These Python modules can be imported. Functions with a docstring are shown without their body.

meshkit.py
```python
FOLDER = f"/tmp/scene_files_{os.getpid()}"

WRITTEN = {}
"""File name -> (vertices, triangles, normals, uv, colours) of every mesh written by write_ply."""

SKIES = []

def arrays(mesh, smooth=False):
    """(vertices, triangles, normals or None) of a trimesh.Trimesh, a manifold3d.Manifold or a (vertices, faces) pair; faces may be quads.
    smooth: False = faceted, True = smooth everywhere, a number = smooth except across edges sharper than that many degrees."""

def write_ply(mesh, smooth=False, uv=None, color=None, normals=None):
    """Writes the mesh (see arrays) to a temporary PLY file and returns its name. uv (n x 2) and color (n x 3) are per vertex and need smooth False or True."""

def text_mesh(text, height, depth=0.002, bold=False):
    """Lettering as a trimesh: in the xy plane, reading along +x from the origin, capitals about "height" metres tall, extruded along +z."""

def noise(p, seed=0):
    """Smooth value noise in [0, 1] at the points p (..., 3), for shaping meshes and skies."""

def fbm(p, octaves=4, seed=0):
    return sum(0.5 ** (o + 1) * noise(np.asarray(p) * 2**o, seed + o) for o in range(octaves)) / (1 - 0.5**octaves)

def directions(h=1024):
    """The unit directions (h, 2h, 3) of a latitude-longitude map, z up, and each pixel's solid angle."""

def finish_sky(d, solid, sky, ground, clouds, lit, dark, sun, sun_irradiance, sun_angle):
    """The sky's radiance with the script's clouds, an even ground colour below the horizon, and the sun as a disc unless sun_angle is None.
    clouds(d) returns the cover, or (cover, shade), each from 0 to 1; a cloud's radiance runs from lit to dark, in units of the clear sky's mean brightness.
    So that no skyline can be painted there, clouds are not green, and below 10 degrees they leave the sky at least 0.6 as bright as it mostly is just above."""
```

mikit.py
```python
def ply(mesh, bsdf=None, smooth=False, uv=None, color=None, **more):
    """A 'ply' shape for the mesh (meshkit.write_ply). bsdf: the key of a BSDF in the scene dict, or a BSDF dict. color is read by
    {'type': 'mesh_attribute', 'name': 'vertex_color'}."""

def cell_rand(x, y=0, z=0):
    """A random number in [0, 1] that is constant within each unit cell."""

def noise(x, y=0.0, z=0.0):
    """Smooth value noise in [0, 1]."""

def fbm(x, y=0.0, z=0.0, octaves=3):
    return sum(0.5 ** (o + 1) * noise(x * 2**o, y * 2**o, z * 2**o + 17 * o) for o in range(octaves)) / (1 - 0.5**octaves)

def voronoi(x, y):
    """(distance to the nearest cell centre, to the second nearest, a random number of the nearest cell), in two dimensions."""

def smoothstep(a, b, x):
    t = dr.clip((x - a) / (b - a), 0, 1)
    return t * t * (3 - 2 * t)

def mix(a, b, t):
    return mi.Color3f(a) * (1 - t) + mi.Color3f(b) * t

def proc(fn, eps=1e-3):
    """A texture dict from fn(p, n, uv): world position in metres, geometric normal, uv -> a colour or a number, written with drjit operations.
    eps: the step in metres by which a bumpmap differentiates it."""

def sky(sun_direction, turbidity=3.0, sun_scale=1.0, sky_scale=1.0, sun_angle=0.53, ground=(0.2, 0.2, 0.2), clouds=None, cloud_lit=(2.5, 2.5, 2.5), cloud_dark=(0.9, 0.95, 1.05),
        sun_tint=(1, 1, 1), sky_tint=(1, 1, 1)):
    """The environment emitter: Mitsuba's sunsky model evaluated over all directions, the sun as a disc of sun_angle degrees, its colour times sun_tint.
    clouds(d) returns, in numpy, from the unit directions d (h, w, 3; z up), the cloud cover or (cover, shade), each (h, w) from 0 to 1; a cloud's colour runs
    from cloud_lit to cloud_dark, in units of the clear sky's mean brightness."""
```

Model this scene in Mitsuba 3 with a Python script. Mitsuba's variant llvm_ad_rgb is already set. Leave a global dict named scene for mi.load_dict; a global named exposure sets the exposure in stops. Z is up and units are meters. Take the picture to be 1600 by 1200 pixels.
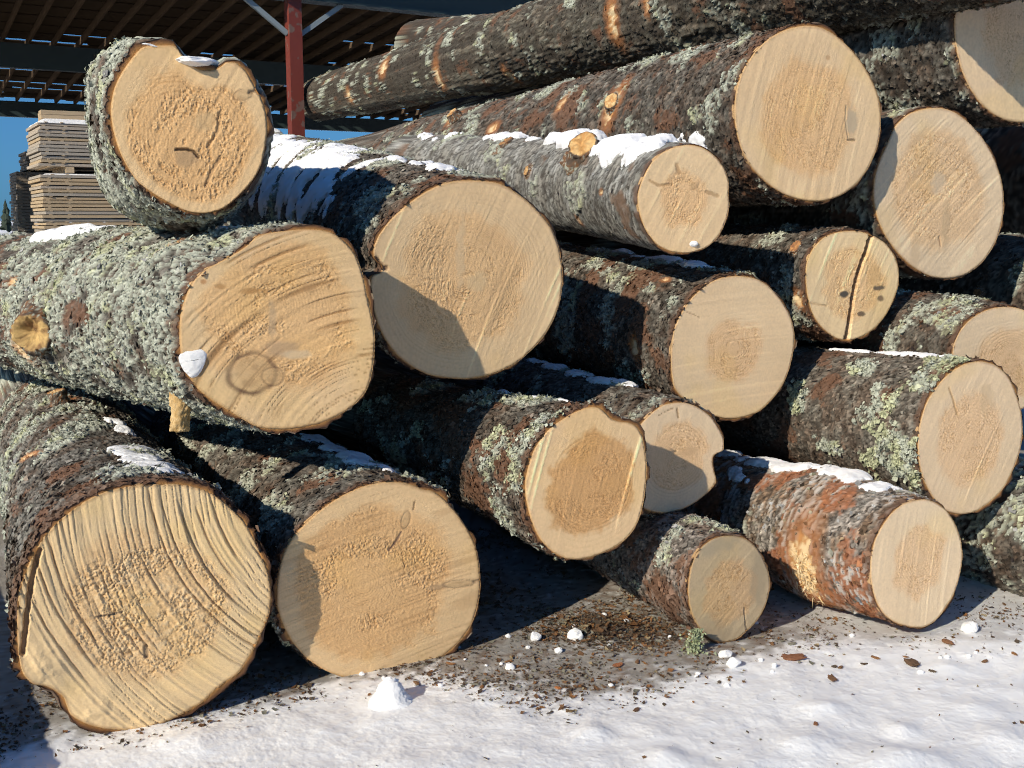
import math, numpy as np, trimesh, mitsuba as mi, mikit
from meshkit import noise, fbm
from mikit import proc
from scipy.spatial import Delaunay, cKDTree

# ------------------------------------------------------------------ camera, sky, exposure
EYE, FPX, HORIZON = 1.4, 1715.0, 345.0                     # eye height; focal length and horizon row, in pixels of a 1600 x 1200 picture
PITCH = math.atan((600 - HORIZON) / FPX)
T = mi.ScalarTransform4f
scene, labels = {}, {}
scene['camera'] = {'type': 'perspective', 'fov': math.degrees(2 * math.atan(800 / FPX)), 'fov_axis': 'x', 'near_clip': 0.05, 'far_clip': 6000.0,
                   'to_world': T().look_at(origin=[0, 0, EYE], target=[0, math.cos(PITCH), EYE - math.sin(PITCH)], up=[0, 0, 1])}
SUN_AZ, SUN_EL = 38.0, 28.0                                # light travels towards this azimuth (from straight ahead to the right), from this height
sa, se = math.radians(SUN_AZ), math.radians(SUN_EL)
SUN = np.array([-math.sin(sa) * math.cos(se), -math.cos(sa) * math.cos(se), math.sin(se)])
scene['daylight'] = mikit.sky(SUN.tolist(), turbidity=3.0, sky_scale=0.36, sky_tint=(0.58, 1.30, 2.15), sun_tint=(0.87, 1.0, 1.24), ground=(0.35, 0.35, 0.36))
exposure = 1.86

# ------------------------------------------------------------------ materials
VC = {'type': 'mesh_attribute', 'name': 'vertex_color'}


def bump(fn, scale, inner, eps=1e-3):
    return {'type': 'twosided', 'inner': {'type': 'bumpmap', 'height': proc(fn, eps), 'scale': scale, 'bsdf': inner}}


scene['bark_material'] = bump(lambda p, n, uv: mikit.fbm(p.x * 260, p.y * 260, p.z * 260, 2), 0.0022, {'type': 'principled', 'base_color': VC, 'roughness': 0.85, 'specular': 0.25})
scene['wood_material'] = bump(lambda p, n, uv: mikit.fbm(p.x * 330, p.y * 330, p.z * 330, 2), 0.0008, {'type': 'principled', 'base_color': VC, 'roughness': 0.7, 'specular': 0.25})
scene['snow_material'] = bump(lambda p, n, uv: mikit.fbm(p.x * 75, p.y * 75, p.z * 95, 3), 0.0038, {'type': 'principled', 'base_color': VC, 'roughness': 0.55, 'specular': 0.3})
scene['flake_material'] = {'type': 'twosided', 'inner': {'type': 'diffuse', 'reflectance': VC}}
scene['red_steel'] = {'type': 'twosided', 'inner': {'type': 'principled', 'roughness': 0.55, 'specular': 0.4, 'base_color': proc(
    lambda p, n, uv: mikit.mix((0.165, 0.034, 0.024), (0.15, 0.09, 0.075), mikit.smoothstep(0.62, 0.7, mikit.fbm(p.x * 14, p.y * 14, p.z * 9, 3))))}}
scene['green_steel'] = {'type': 'twosided', 'inner': {'type': 'principled', 'roughness': 0.5, 'specular': 0.4, 'base_color': {'type': 'rgb', 'value': (0.035, 0.055, 0.058)}}}
scene['grey_steel'] = {'type': 'twosided', 'inner': {'type': 'principled', 'roughness': 0.5, 'specular': 0.4, 'base_color': {'type': 'rgb', 'value': (0.22, 0.27, 0.30)}}}
scene['timber'] = {'type': 'twosided', 'inner': {'type': 'diffuse', 'reflectance': proc(
    lambda p, n, uv: mikit.mix((0.30, 0.20, 0.11), (0.20, 0.13, 0.075), mikit.fbm(p.x * 6, p.y * 6, p.z * 40, 3)))}}
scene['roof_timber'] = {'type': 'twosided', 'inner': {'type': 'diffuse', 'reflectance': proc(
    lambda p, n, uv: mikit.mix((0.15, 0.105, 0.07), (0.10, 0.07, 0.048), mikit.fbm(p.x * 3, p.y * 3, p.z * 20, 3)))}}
for i, (a, b) in enumerate([((0.52, 0.45, 0.37), (0.40, 0.34, 0.28)), ((0.47, 0.42, 0.36), (0.36, 0.32, 0.27)), ((0.56, 0.44, 0.30), (0.44, 0.33, 0.21))]):
    scene[f'sawn_board_{i}'] = {'type': 'twosided', 'inner': {'type': 'diffuse', 'reflectance': proc(
        lambda p, n, uv, a=a, b=b: mikit.mix(a, b, mikit.fbm(p.x * 5, p.y * 5, p.z * 60, 3)))}}
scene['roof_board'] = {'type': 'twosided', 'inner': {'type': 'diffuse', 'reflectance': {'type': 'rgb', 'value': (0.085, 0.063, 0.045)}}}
scene['weathered_board'] = {'type': 'twosided', 'inner': {'type': 'diffuse', 'reflectance': {'type': 'rgb', 'value': (0.26, 0.22, 0.18)}}}


# ------------------------------------------------------------------ helpers
def ray(px, py):
    """Direction of the view through a pixel of the 1600 x 1200 photograph; used to measure where things stand."""
    x, y = (np.asarray(px, float) - 800) / FPX, -(np.asarray(py, float) - 600) / FPX
    return np.stack([x, math.cos(PITCH) + y * math.sin(PITCH), -math.sin(PITCH) + y * math.cos(PITCH)], -1)


CAM = np.array([0, 0, EYE])


def ground_at(px, py, z=0.0):
    d = ray(px, py)
    return CAM + d * ((z - EYE) / d[2])


def tag(key, label, cat, group=None, kind=None):
    labels[key] = {'label': label, 'category': cat}
    if group:
        labels[key]['group'] = group
    if kind:
        labels[key]['kind'] = kind


def number(key):
    if not any(k == key or k.startswith(key + '__') for k in list(scene) + list(labels)):
        return key
    i = 1
    while any(k == f'{key}_{i:03d}' or k.startswith(f'{key}_{i:03d}__') for k in list(scene) + list(labels)):
        i += 1
    return f'{key}_{i:03d}'


def put(key, mesh, mat, smooth=True, color=None, uv=None):
    key = number(key)
    if uv is None and smooth is True:
        uv = np.asarray(mesh[0], float)[:, :2] + np.asarray(mesh[0], float)[:, 2:] * [0.37, 0.61]
    scene[key] = mikit.ply(mesh, mat, smooth=smooth, color=color, uv=uv)
    return key


def lerp(a, b, t):
    t = np.asarray(t)[..., None] if np.ndim(t) else t
    return np.asarray(a, float) * (1 - t) + np.asarray(b, float) * t


def sstep(a, b, x):
    t = np.clip((x - a) / (b - a), 0, 1)
    return t * t * (3 - 2 * t)


def N2(x, y, f, seed=0, oc=1):
    p = np.stack([x * f + 31.7 * seed, y * f - 17.3 * seed, np.full_like(x, 3.1 * seed + 0.5)], -1)
    return noise(p, seed) if oc == 1 else fbm(p, oc, seed)


def box_mesh(size, bevel=0.0):
    return trimesh.creation.box(extents=size)


def oriented_box(center, ax, ay, az, size):
    m = trimesh.creation.box(extents=size)
    M = np.eye(4)
    M[:3, 0], M[:3, 1], M[:3, 2], M[:3, 3] = ax, ay, az, center
    m.apply_transform(M)
    return m


def bar(p, q, w, h, up=(0, 0, 1)):
    p, q = np.asarray(p, float), np.asarray(q, float)
    d = q - p
    L = np.linalg.norm(d)
    d = d / L
    s = np.cross(d, up)
    s /= np.linalg.norm(s)
    return oriented_box((p + q) / 2, d, s, np.cross(s, d) * -1 if np.dot(np.cross(d, s), up) < 0 else np.cross(d, s), (L, w, h))


def lump(radius, seed, squash=(1, 1, 1), rough=0.35, sub=3, facet=0.0):
    m = trimesh.creation.icosphere(subdivisions=sub)
    v = np.array(m.vertices)
    k = 1 + rough * (fbm(v * 1.3 + seed * 7.1, 3, seed) - 0.5) * 2
    if facet:                                              # broken faces: cut by a few random planes
        r = np.random.default_rng(seed)
        for _ in range(9):
            nrm = r.normal(size=3)
            nrm /= np.linalg.norm(nrm)
            d = (v * k[:, None]) @ nrm
            over = np.maximum(d - r.uniform(0.55, 0.9), 0) * facet
            v = v * k[:, None] - over[:, None] * nrm
            k = np.ones(len(v))
    v = v * k[:, None] * np.asarray(squash) * radius
    return v, np.array(m.faces)


# ------------------------------------------------------------------ ground
def axis_grid(lo, hi, step, far_lo, far_hi, grow=1.16):
    mid = np.arange(lo, hi + step / 2, step)
    up, d = [hi], step
    while up[-1] < far_hi:
        d *= grow
        up.append(up[-1] + d)
    dn, d = [lo], step
    while dn[-1] > far_lo:
        d *= grow
        dn.append(dn[-1] - d)
    return np.concatenate([dn[:0:-1], mid, up[1:]])


# front edge of the bark litter, along the foot of the pile
EDGE = np.array([ground_at(*p)[:2] for p in [(-200, 1260), (60, 1190), (300, 1135), (520, 1080), (690, 1075), (790, 1100), (900, 1118), (1010, 1100), (1120, 1075), (1230, 1025), (1340, 1015), (1480, 1020), (1640, 1010), (1800, 1000)]])


def litter_depth(x, y):
    """Metres behind the front edge of the litter (negative: in front of it)."""
    return y - np.interp(x, EDGE[:, 0], EDGE[:, 1])


LUMPS = [(1410, 1140, .05, .022), (1280, 1110, .045, .02), (1400, 1190, .09, .03), (1250, 1165, .06, .028), (920, 1150, .06, .02), (1480, 1045, .05, .014), (1520, 1105, .07, .016),
         (1040, 1190, .06, .02), (640, 1200, .10, .02), (300, 1165, .07, .02), (1130, 1060, .03, .01), (1560, 1150, .08, .02)]


def ground_z(x, y):
    z = 0.035 * (N2(x, y, 1.3, 5, 2) - 0.5) + 0.022 * (N2(x, y, 4.5, 6, 2) - 0.5)
    z += 0.016 * (N2(x, y, 13, 7, 3) - 0.5)
    for px, py, r, h in LUMPS:
        g = ground_at(px, py)
        z = z + h * np.exp(-(((x - g[0]) * (1 + 0.3 * math.sin(px))) ** 2 + (y - g[1]) ** 2 * 1.3) / r ** 2)
    z = z + 0.010 * (N2(x, y, 24, 9, 2) - 0.5) + 0.006 * (N2(x, y, 42, 8, 2) - 0.5)
    hol = ground_at(1275, 955)
    z = z - 0.05 * np.exp(-((x - hol[0]) ** 2 + (y - hol[1] - 0.1) ** 2) / 0.3 ** 2)
    return z * (1 - 0.5 * sstep(-0.05, 0.25, litter_depth(x, y)))


gx, gy = axis_grid(-1.6, 2.4, 0.0145, -2500, 2500), axis_grid(2.6, 4.3, 0.0125, -2500, 2500)
X, Y = np.meshgrid(gx, gy)
near = (np.abs(X) < 8) & (np.abs(Y) < 12)
Z = np.zeros_like(X)
Z[near] = ground_z(X[near], Y[near])
col = np.broadcast_to(np.array([0.74, 0.76, 0.79]), X.shape + (3,)).copy()
yard = near & ((Y < 2.45) | (X < -1.9) | (X > 3.0))
yx, yy = X[yard], Y[yard]
low_bounce_tone = lerp((0.33, 0.31, 0.28), (0.22, 0.195, 0.165), N2(yx, yy, 2.3, 18, 3))  # ground outside the view, coloured darker to cut light bounced off snow
col[yard] = lerp(low_bounce_tone, (0.72, 0.74, 0.77), sstep(0.55, 0.66, N2(yx, yy, 1.1, 17, 3)))
far_ = ~near & (Y < 12) & (np.abs(X) < 60) & (Y > -60)
col[far_] = (0.34, 0.32, 0.29)  # farther unseen ground, darkened for the same weaker bounce
fine = (X > -1.9) & (X < 3.0) & (Y > 2.45) & (Y < 9)
x, y = X[fine], Y[fine]
dep = litter_depth(x, y) + 0.22 * (N2(x, y, 3.2, 11, 3) - 0.5) + 0.1 * (N2(x, y, 16, 12, 2) - 0.5)
speck = N2(x, y, 42, 13, 3)
cov = sstep(-0.04, 0.16, dep)
dirty = np.clip(cov * sstep(0.50, 0.30, speck * (1 - 0.35 * cov)) + 0.55 * sstep(0.02, 0.3, dep), 0, 1)
# thin places: the right-hand strip below the reddish log shows mostly snow between the bits
right = sstep(0.85, 1.25, x) * (1 - sstep(4.2, 4.8, y))
dirty *= 1 - 0.55 * right
grime = lerp((0.17, 0.148, 0.12), (0.36, 0.335, 0.30), N2(x, y, 28, 14, 3)[...])
grime = lerp(grime, (0.15, 0.10, 0.065), sstep(0.55, 0.75, N2(x, y, 36, 15, 2)))
c = lerp((0.84, 0.855, 0.875), grime, dirty * 0.9)
col[fine] = c
Z[fine] += 0.004 * dirty * (speck - 0.4)
ny, nx = X.shape
idx = np.arange(nx * ny).reshape(ny, nx)
quads = np.stack([idx[:-1, :-1], idx[:-1, 1:], idx[1:, 1:], idx[1:, :-1]], -1).reshape(-1, 4)
put('ground', (np.stack([X, Y, Z], -1).reshape(-1, 3), quads), 'snow_material', True, col.reshape(-1, 3))
tag('ground', 'snow covered yard ground, dirty with bark litter along the foot of the log pile', 'ground', kind='structure')


# ------------------------------------------------------------------ logs
class Log:
    def __init__(s, key, poly, depth, az=24.3, el=0.0, length=7.0, thick=0.011, profile=None, keep=0.5, center=None, cut=(0, 0), extra=None):
        s.cut, s.extra = cut, extra
        """poly: the sawn face's outline, measured in the photograph; depth: metres along the log's own direction from the camera to the face."""
        s.key, s.length, s.thick = key, length, thick
        a, e = math.radians(az), math.radians(el)
        s.a = np.array([-math.sin(a) * math.cos(e), math.cos(a) * math.cos(e), math.sin(e)])         # from the face back into the pile
        s.e1 = np.array([math.cos(a), math.sin(a), 0])
        s.e2 = np.cross(s.e1, s.a)
        s.e2 *= np.sign(s.e2[2])
        s.depth = depth
        poly = np.asarray(poly, float)
        for _ in range(2):
            q = np.roll(poly, -1, 0)
            poly = np.stack([poly * 0.8 + q * 0.2, poly * 0.2 + q * 0.8], 1).reshape(-1, 2)
        q = np.roll(poly, -1, 0)
        poly = np.concatenate([poly * (1 - t) + q * t for t in np.linspace(0, 1, 12, endpoint=False)])
        if center is None:
            center = (poly.max(0) + poly.min(0)) / 2
        s.c0 = s.on_plane(np.array(center, float))
        s.c = s.c0
        xy = s.local(s.on_plane(poly))
        s.th0, s.r0 = s.polar(xy)
        s.R = float(np.sqrt(np.mean(s.r0 ** 2)))
        s.keep = keep
        s.profile = profile or (lambda d: 1 - 0.012 * d)
        s.scars, s.marks = [], []

    def on_plane(s, p):
        d = ray(p[..., 0], p[..., 1])
        if not hasattr(s, 'c'):
            t = s.depth / (d @ s.a)
        else:                                              # the plane of the cut may stand oblique to the log
            n = s.a - s.cut[0] * s.e1 - s.cut[1] * s.e2
            t = ((s.c - CAM) @ n) / (d @ n)
        return CAM + d * np.asarray(t)[..., None]

    def local(s, P):
        w = np.asarray(P) - s.c
        return np.stack([w @ s.e1, w @ s.e2], -1)

    def px(s, x, y):
        return s.local(s.on_plane(np.array([x, y], float)))

    @staticmethod
    def polar(xy):
        th, r = np.arctan2(xy[:, 1], xy[:, 0]), np.hypot(xy[:, 0], xy[:, 1])
        g = np.linspace(-math.pi, math.pi, 721)
        o = np.argsort(th)
        th, r = th[o], r[o]
        return g, np.interp(g, np.r_[th - 2 * math.pi, th, th + 2 * math.pi], np.r_[r, r, r])

    def rface(s, th):
        return np.interp((th + math.pi) % (2 * math.pi) - math.pi, s.th0, s.r0)

    def radius(s, th, d):
        """Bark radius before relief, d metres behind the face."""
        k = np.exp(-d / s.keep)
        m = s.R * (1 + 0.03 * np.sin(2 * th + s.depth * 7) + 0.02 * np.sin(3 * th + d * 2 + s.R * 90))
        r = (s.rface(th) * k + m * (1 - k)) * s.profile(d) + s.thick
        return r * (1 + s.extra(th, d)) if s.extra else r

    def point(s, th, d, r):
        x, y = np.cos(th) * r, np.sin(th) * r
        return s.c + x[..., None] * s.e1 + y[..., None] * s.e2 + (d + s.cut[0] * x + s.cut[1] * y)[..., None] * s.a

    def hit(s, px, py):
        """(angle, distance behind the face) where the view through a pixel meets the bark."""
        d = ray(px, py)
        for t in np.arange(1.5, 16, 0.004):
            P = CAM + d * t - s.c
            x, y, z = P @ s.e1, P @ s.e2, P @ s.a
            z = z - s.cut[0] * x - s.cut[1] * y
            if 0 < z < s.length and math.hypot(x, y) < s.radius(np.array(math.atan2(y, x)), np.array(z)):
                return math.atan2(y, x), z
        return None


def build_face(L, F, step=0.0034, seed=0):
    """The sawn end: an even mesh with saw marks, growth rings, torn grain and knots."""
    R = L.R
    nb = int(2 * math.pi * R / step)
    tb = np.linspace(-math.pi, math.pi, nb, endpoint=False)
    rb = L.rface(tb) + 0.001
    hq = F.get('heart', 0.62)
    pc = L.px(*F['pith']) if 'pith' in F else np.zeros(2)
    parts = []
    for stp, inside in ((step * 0.84, True), (step * 1.6, False)):
        g = np.arange(-R * 1.6, R * 1.6, stp)
        gx, gy = np.meshgrid(g, g)
        gx = gx + (np.arange(len(g)) % 2)[:, None] * stp / 2
        p = np.stack([gx.ravel(), gy.ravel()], -1) + np.random.default_rng(seed).uniform(-.2, .2, (gx.size, 2)) * stp
        th, r = np.arctan2(p[:, 1], p[:, 0]), np.hypot(p[:, 0], p[:, 1])
        zone_in = (np.hypot(p[:, 0] - pc[0] * 0.5, p[:, 1] - pc[1] * 0.5) < L.rface(th) * min(hq + 0.14, 0.97)) | (F.get('fine', False))
        parts.append(p[(zone_in == inside) & (r < L.rface(th) - stp * 0.7)])
    p = np.concatenate(parts)
    B = np.stack([np.cos(tb) * rb, np.sin(tb) * rb], -1)
    P = np.concatenate([p, B])
    tri = Delaunay(P).simplices
    cen = P[tri].mean(1)
    tri = tri[np.hypot(cen[:, 0], cen[:, 1]) < L.rface(np.arctan2(cen[:, 1], cen[:, 0])) + 0.0005]
    ea, eb = P[tri[:, 1]] - P[tri[:, 0]], P[tri[:, 2]] - P[tri[:, 0]]
    area = ea[:, 0] * eb[:, 1] - ea[:, 1] * eb[:, 0]
    tri[area < 0] = tri[area < 0][:, ::-1]
    x, y = P[:, 0], P[:, 1]
    # ring coordinate q: 0 at the pith, 1 at the bark
    pith = L.px(*F['pith']) if 'pith' in F else np.zeros(2)
    gth, gr = L.polar(B - pith)
    dx, dy = x - pith[0], y - pith[1]
    ang, dist = np.arctan2(dy, dx), np.hypot(dx, dy)
    rr = np.interp(ang, gth, gr)
    q0 = dist / rr
    q = dist / (rr * q0 ** 1.2 + R * (1 - np.clip(q0, 0, 1) ** 1.2)) if True else q0
    q = np.where(q0 > 0.98, q0, q)
    q = q + 0.035 * (N2(x, y, 5 / R * .3, seed + 1, 2) - 0.5) + 0.02 * (N2(x, y, 14, seed + 2) - 0.5)
    # saw coordinate w: across the strokes, v: along them
    kind, val = F.get('saw', ('line', 70))
    if kind == 'line':
        a = math.radians(val)
        w, v = -x * math.sin(a) + y * math.cos(a), x * math.cos(a) + y * math.sin(a)
        w = w + 0.12 * v * v
    else:
        cc = L.px(*val)
        w = np.hypot(x - cc[0], y - cc[1])
        v = np.arctan2(y - cc[1], x - cc[0]) * 0.5
    sawn = N2(w, v * 0.03, 130, seed + 3) * 0.5 + N2(w, v * 0.05, 45, seed + 4) * 0.5
    streak = sstep(0.64, 0.78, N2(w, v * 0.012, 85, seed + 5)) * sstep(0.35, 0.6, N2(x, y, 7, seed + 6))
    dark_streak = sstep(0.07, 0.02, np.abs(N2(w, v * 0.012, 85, seed + 25) - 0.5)) * sstep(0.40, 0.58, N2(x, y, 9, seed + 26, 2))
    h = F.get('sawamp', 0.0006) * 2.0 * (sawn - 0.5) * 2 + F.get('streak', 0.5) * 0.0010 * streak - F.get('dstreak', 0.0) * 0.002 * dark_streak
    # growth rings
    nr = F.get('rings', R / 0.0068)
    ph = q * nr * (1 + 0.15 * np.sin(q * 5 + seed))
    ring = (ph % 1.0)
    late = np.where(ring > 0.55, sstep(0.55, 0.93, ring), sstep(0.08, 0.0, ring)) * (0.45 + 0.9 * noise(np.stack([np.floor(ph) * 0.73 + seed, np.zeros_like(ph), np.zeros_like(ph)], -1), seed))
    vis = sstep(0.25, 0.6, N2(x, y, 7, seed + 7, 2)) * (0.35 + 0.65 * sstep(0.1, -0.1, q - F.get('heart', 0.62)))
    h -= F.get('ringamp', 0.0004) * late * vis
    # torn grain in the heart
    hq = F.get('heart', 0.62)
    wob = 0.15 * (N2(np.cos(ang) * 2, np.sin(ang) * 2, 1.0, seed + 8, 3) - 0.5) * 2 + 0.12 * (N2(x, y, 26, seed + 9, 3) - 0.5) + 0.10 * (N2(x, y, 75, seed + 38, 2) - 0.5)
    heart = sstep(0.06, -0.10, q - hq - wob)
    smoothp = 0.25 + 0.75 * sstep(F.get('smooth', 0.60) + 0.08, F.get('smooth', 0.60) - 0.06, N2(x, y, 11, seed + 10, 2))       # unbroken patches
    smoothp *= sstep(F.get('pithq', 0.10) - 0.04, F.get('pithq', 0.10) + 0.02, q)
    band = noise(np.stack([q * F.get('bands', 9), np.cos(ang) * 1.2 + 5, np.sin(ang) * 1.2 + 5], -1), seed + 35)
    torn = heart * smoothp * (0.30 + 0.70 * sstep(0.30, 0.52, band + 0.25 * (N2(x, y, 22, seed + 36, 2) - 0.5)))
    tq, ta = q * R, ang * dist
    fib = F.get('fib', 'ring')
    if fib == 'ring':
        n1 = noise(np.stack([tq * 215 + 2.0 * N2(x, y, 40, seed + 30), ta * 110, np.floor(tq * 12) * 7.7], -1), seed + 11)
        n1 = n1 * 0.55 + 0.45 * N2(x, y, 225, seed + 12)
    elif fib == 'grain':
        n1 = 0.35 * N2(x, y, 165, seed + 12) + 0.65 * N2(x, y, 240, seed + 32)
    else:
        a = math.radians(fib)
        n1 = noise(np.stack([(-x * math.sin(a) + y * math.cos(a)) * 220 + 2 * N2(x, y, 40, seed + 31), (x * math.cos(a) + y * math.sin(a)) * 95, 0 * x], -1), seed + 11) * 0.55 + 0.45 * N2(x, y, 230, seed + 12)
    n2 = N2(x, y, 60, seed + 13, 2)
    amp = F.get('rough', 0.0026) * 0.95
    grainr = np.random.default_rng(seed + 77).uniform(-1, 1, len(x))
    n1 = n1 + 0.16 * grainr
    h += torn * amp * ((n1 - 0.5) * 2 * (0.6 + 0.8 * n2) - 0.35)
    h += 0.004 * (N2(x, y, 3, seed + 14, 2) - 0.5) + (0.0010 + 0.0004 * heart) * (N2(x, y, 300, seed + 33) - 0.5)
    grainr = np.random.default_rng(seed + 77).uniform(-1, 1, len(x))
    # colour
    sap, hea = np.array(F.get('sap', (0.70, 0.52, 0.32))), np.array(F.get('hea', (0.62, 0.42, 0.215)))
    c = lerp(sap, hea, sstep(0.08, -0.06, q - hq - wob))
    c = c * (1 + 0.16 * (N2(x, y, 8, seed + 15, 3) - 0.5)[:, None]) * (1 + np.array([0.02, 0.0, -0.10]) * sstep(0.5, 0.7, N2(x, y, 5, seed + 37, 3))[:, None]) * (1 + np.array([0.0, 0.05, 0.10]) * (N2(x, y, 4, seed + 16, 2) - 0.5)[:, None])
    c = c * (1 - 1.5 * F.get('ringcol', 0.12) * (late * vis)[:, None] * np.array([0.8, 1.0, 1.25]))
    c = c * (1 + 0.16 * F.get('streak', 0.5) * (streak * 2)[:, None]) * (1 + 0.10 * (sawn - 0.5)[:, None])
    c = lerp(c, c * np.array([0.55, 0.47, 0.40]), F.get('dstreak', 0.0) * dark_streak)
    c = lerp(c, c * np.array([0.74, 0.64, 0.52]), torn * sstep(0.52, 0.22, n1) * 0.8)
    # pale sawdust-like torn tufts
    c = lerp(c, np.minimum(c * np.array([1.10, 1.14, 1.2]), 0.85), torn * sstep(0.6, 0.85, n1) * 0.7)
    c = c * (1 + 0.06 * grainr[:, None] + 0.09 * torn[:, None] * grainr[:, None])
    rim = sstep(0.965, 0.995, q0)
    c = lerp(c, (0.42, 0.24, 0.10), rim * 0.7)
    for m in F.get('marks', []):
        k, args = m[0], m[1:]
        if k == 'knot':                                    # px, py, length, width (px), angle in the picture, strength
            kx, ky, kl, kw, ka, ks = args
            o = L.px(kx, ky)
            e = L.px(kx + math.cos(math.radians(ka)), ky - math.sin(math.radians(ka))) - o
            sc = np.linalg.norm(e)
            e /= sc
            uu, vv = ((x - o[0]) * e[0] + (y - o[1]) * e[1]) / (kl * sc), (-(x - o[0]) * e[1] + (y - o[1]) * e[0]) / (kw * sc)
            rr_ = np.hypot(uu, vv) + 0.30 * (N2(x, y, 34, seed + 17, 3) - 0.5)
            ringk = np.exp(-((rr_ - 0.9) / 0.11) ** 2)
            c = lerp(c, (0.15, 0.085, 0.05), np.clip(ringk * ks * (0.35 + 0.9 * N2(x, y, 30, seed + 34, 2)), 0, 0.9))
            c = lerp(c, (0.55, 0.38, 0.20), sstep(0.9, 0.6, rr_) * 0.6 * ks)
            c = lerp(c, (0.36, 0.22, 0.11), sstep(0.9, 0.6, rr_) * ks * 0.55 * sstep(0.45, 0.75, N2(uu * 0.02, vv * 0.02, 160, seed + 27, 2)))
            h = h * (1 - 0.8 * sstep(1.15, 0.9, rr_)) - 0.001 * ringk
        elif k == 'stain':                                 # px, py, rx, ry (px), colour, strength
            kx, ky, rx, ry, cc_, ks = args
            o = L.px(kx, ky)
            sc = np.linalg.norm(L.px(kx + 1, ky) - o)
            rr_ = np.hypot((x - o[0]) / (rx * sc), (y - o[1]) / (ry * sc)) + 0.9 * (N2(x, y, 40, seed + int(kx) % 50, 3) - 0.5)
            c = lerp(c, cc_, sstep(1.0, 0.45, rr_) * ks)
            if F.get('smooth_stain', True):
                h = h * (1 - 0.6 * sstep(1.0, 0.5, rr_))
        elif k == 'line':                                  # polyline px, width m, depth m, colour, strength
            pts, wd, dp, cc_, ks = args
            D = np.full(len(x), 9.0)
            pl = np.array([L.px(*p_) for p_ in pts])
            for A_, B_ in zip(pl[:-1], pl[1:]):
                ab = B_ - A_
                t_ = np.clip(((x - A_[0]) * ab[0] + (y - A_[1]) * ab[1]) / (ab @ ab), 0, 1)
                D = np.minimum(D, np.hypot(x - A_[0] - t_ * ab[0], y - A_[1] - t_ * ab[1]))
            D = D + wd * 0.5 * (N2(x, y, 70, seed + 18, 2) - 0.5)
            mk = sstep(wd * 0.62, wd * 0.38, D)
            h = h - dp * mk
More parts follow.
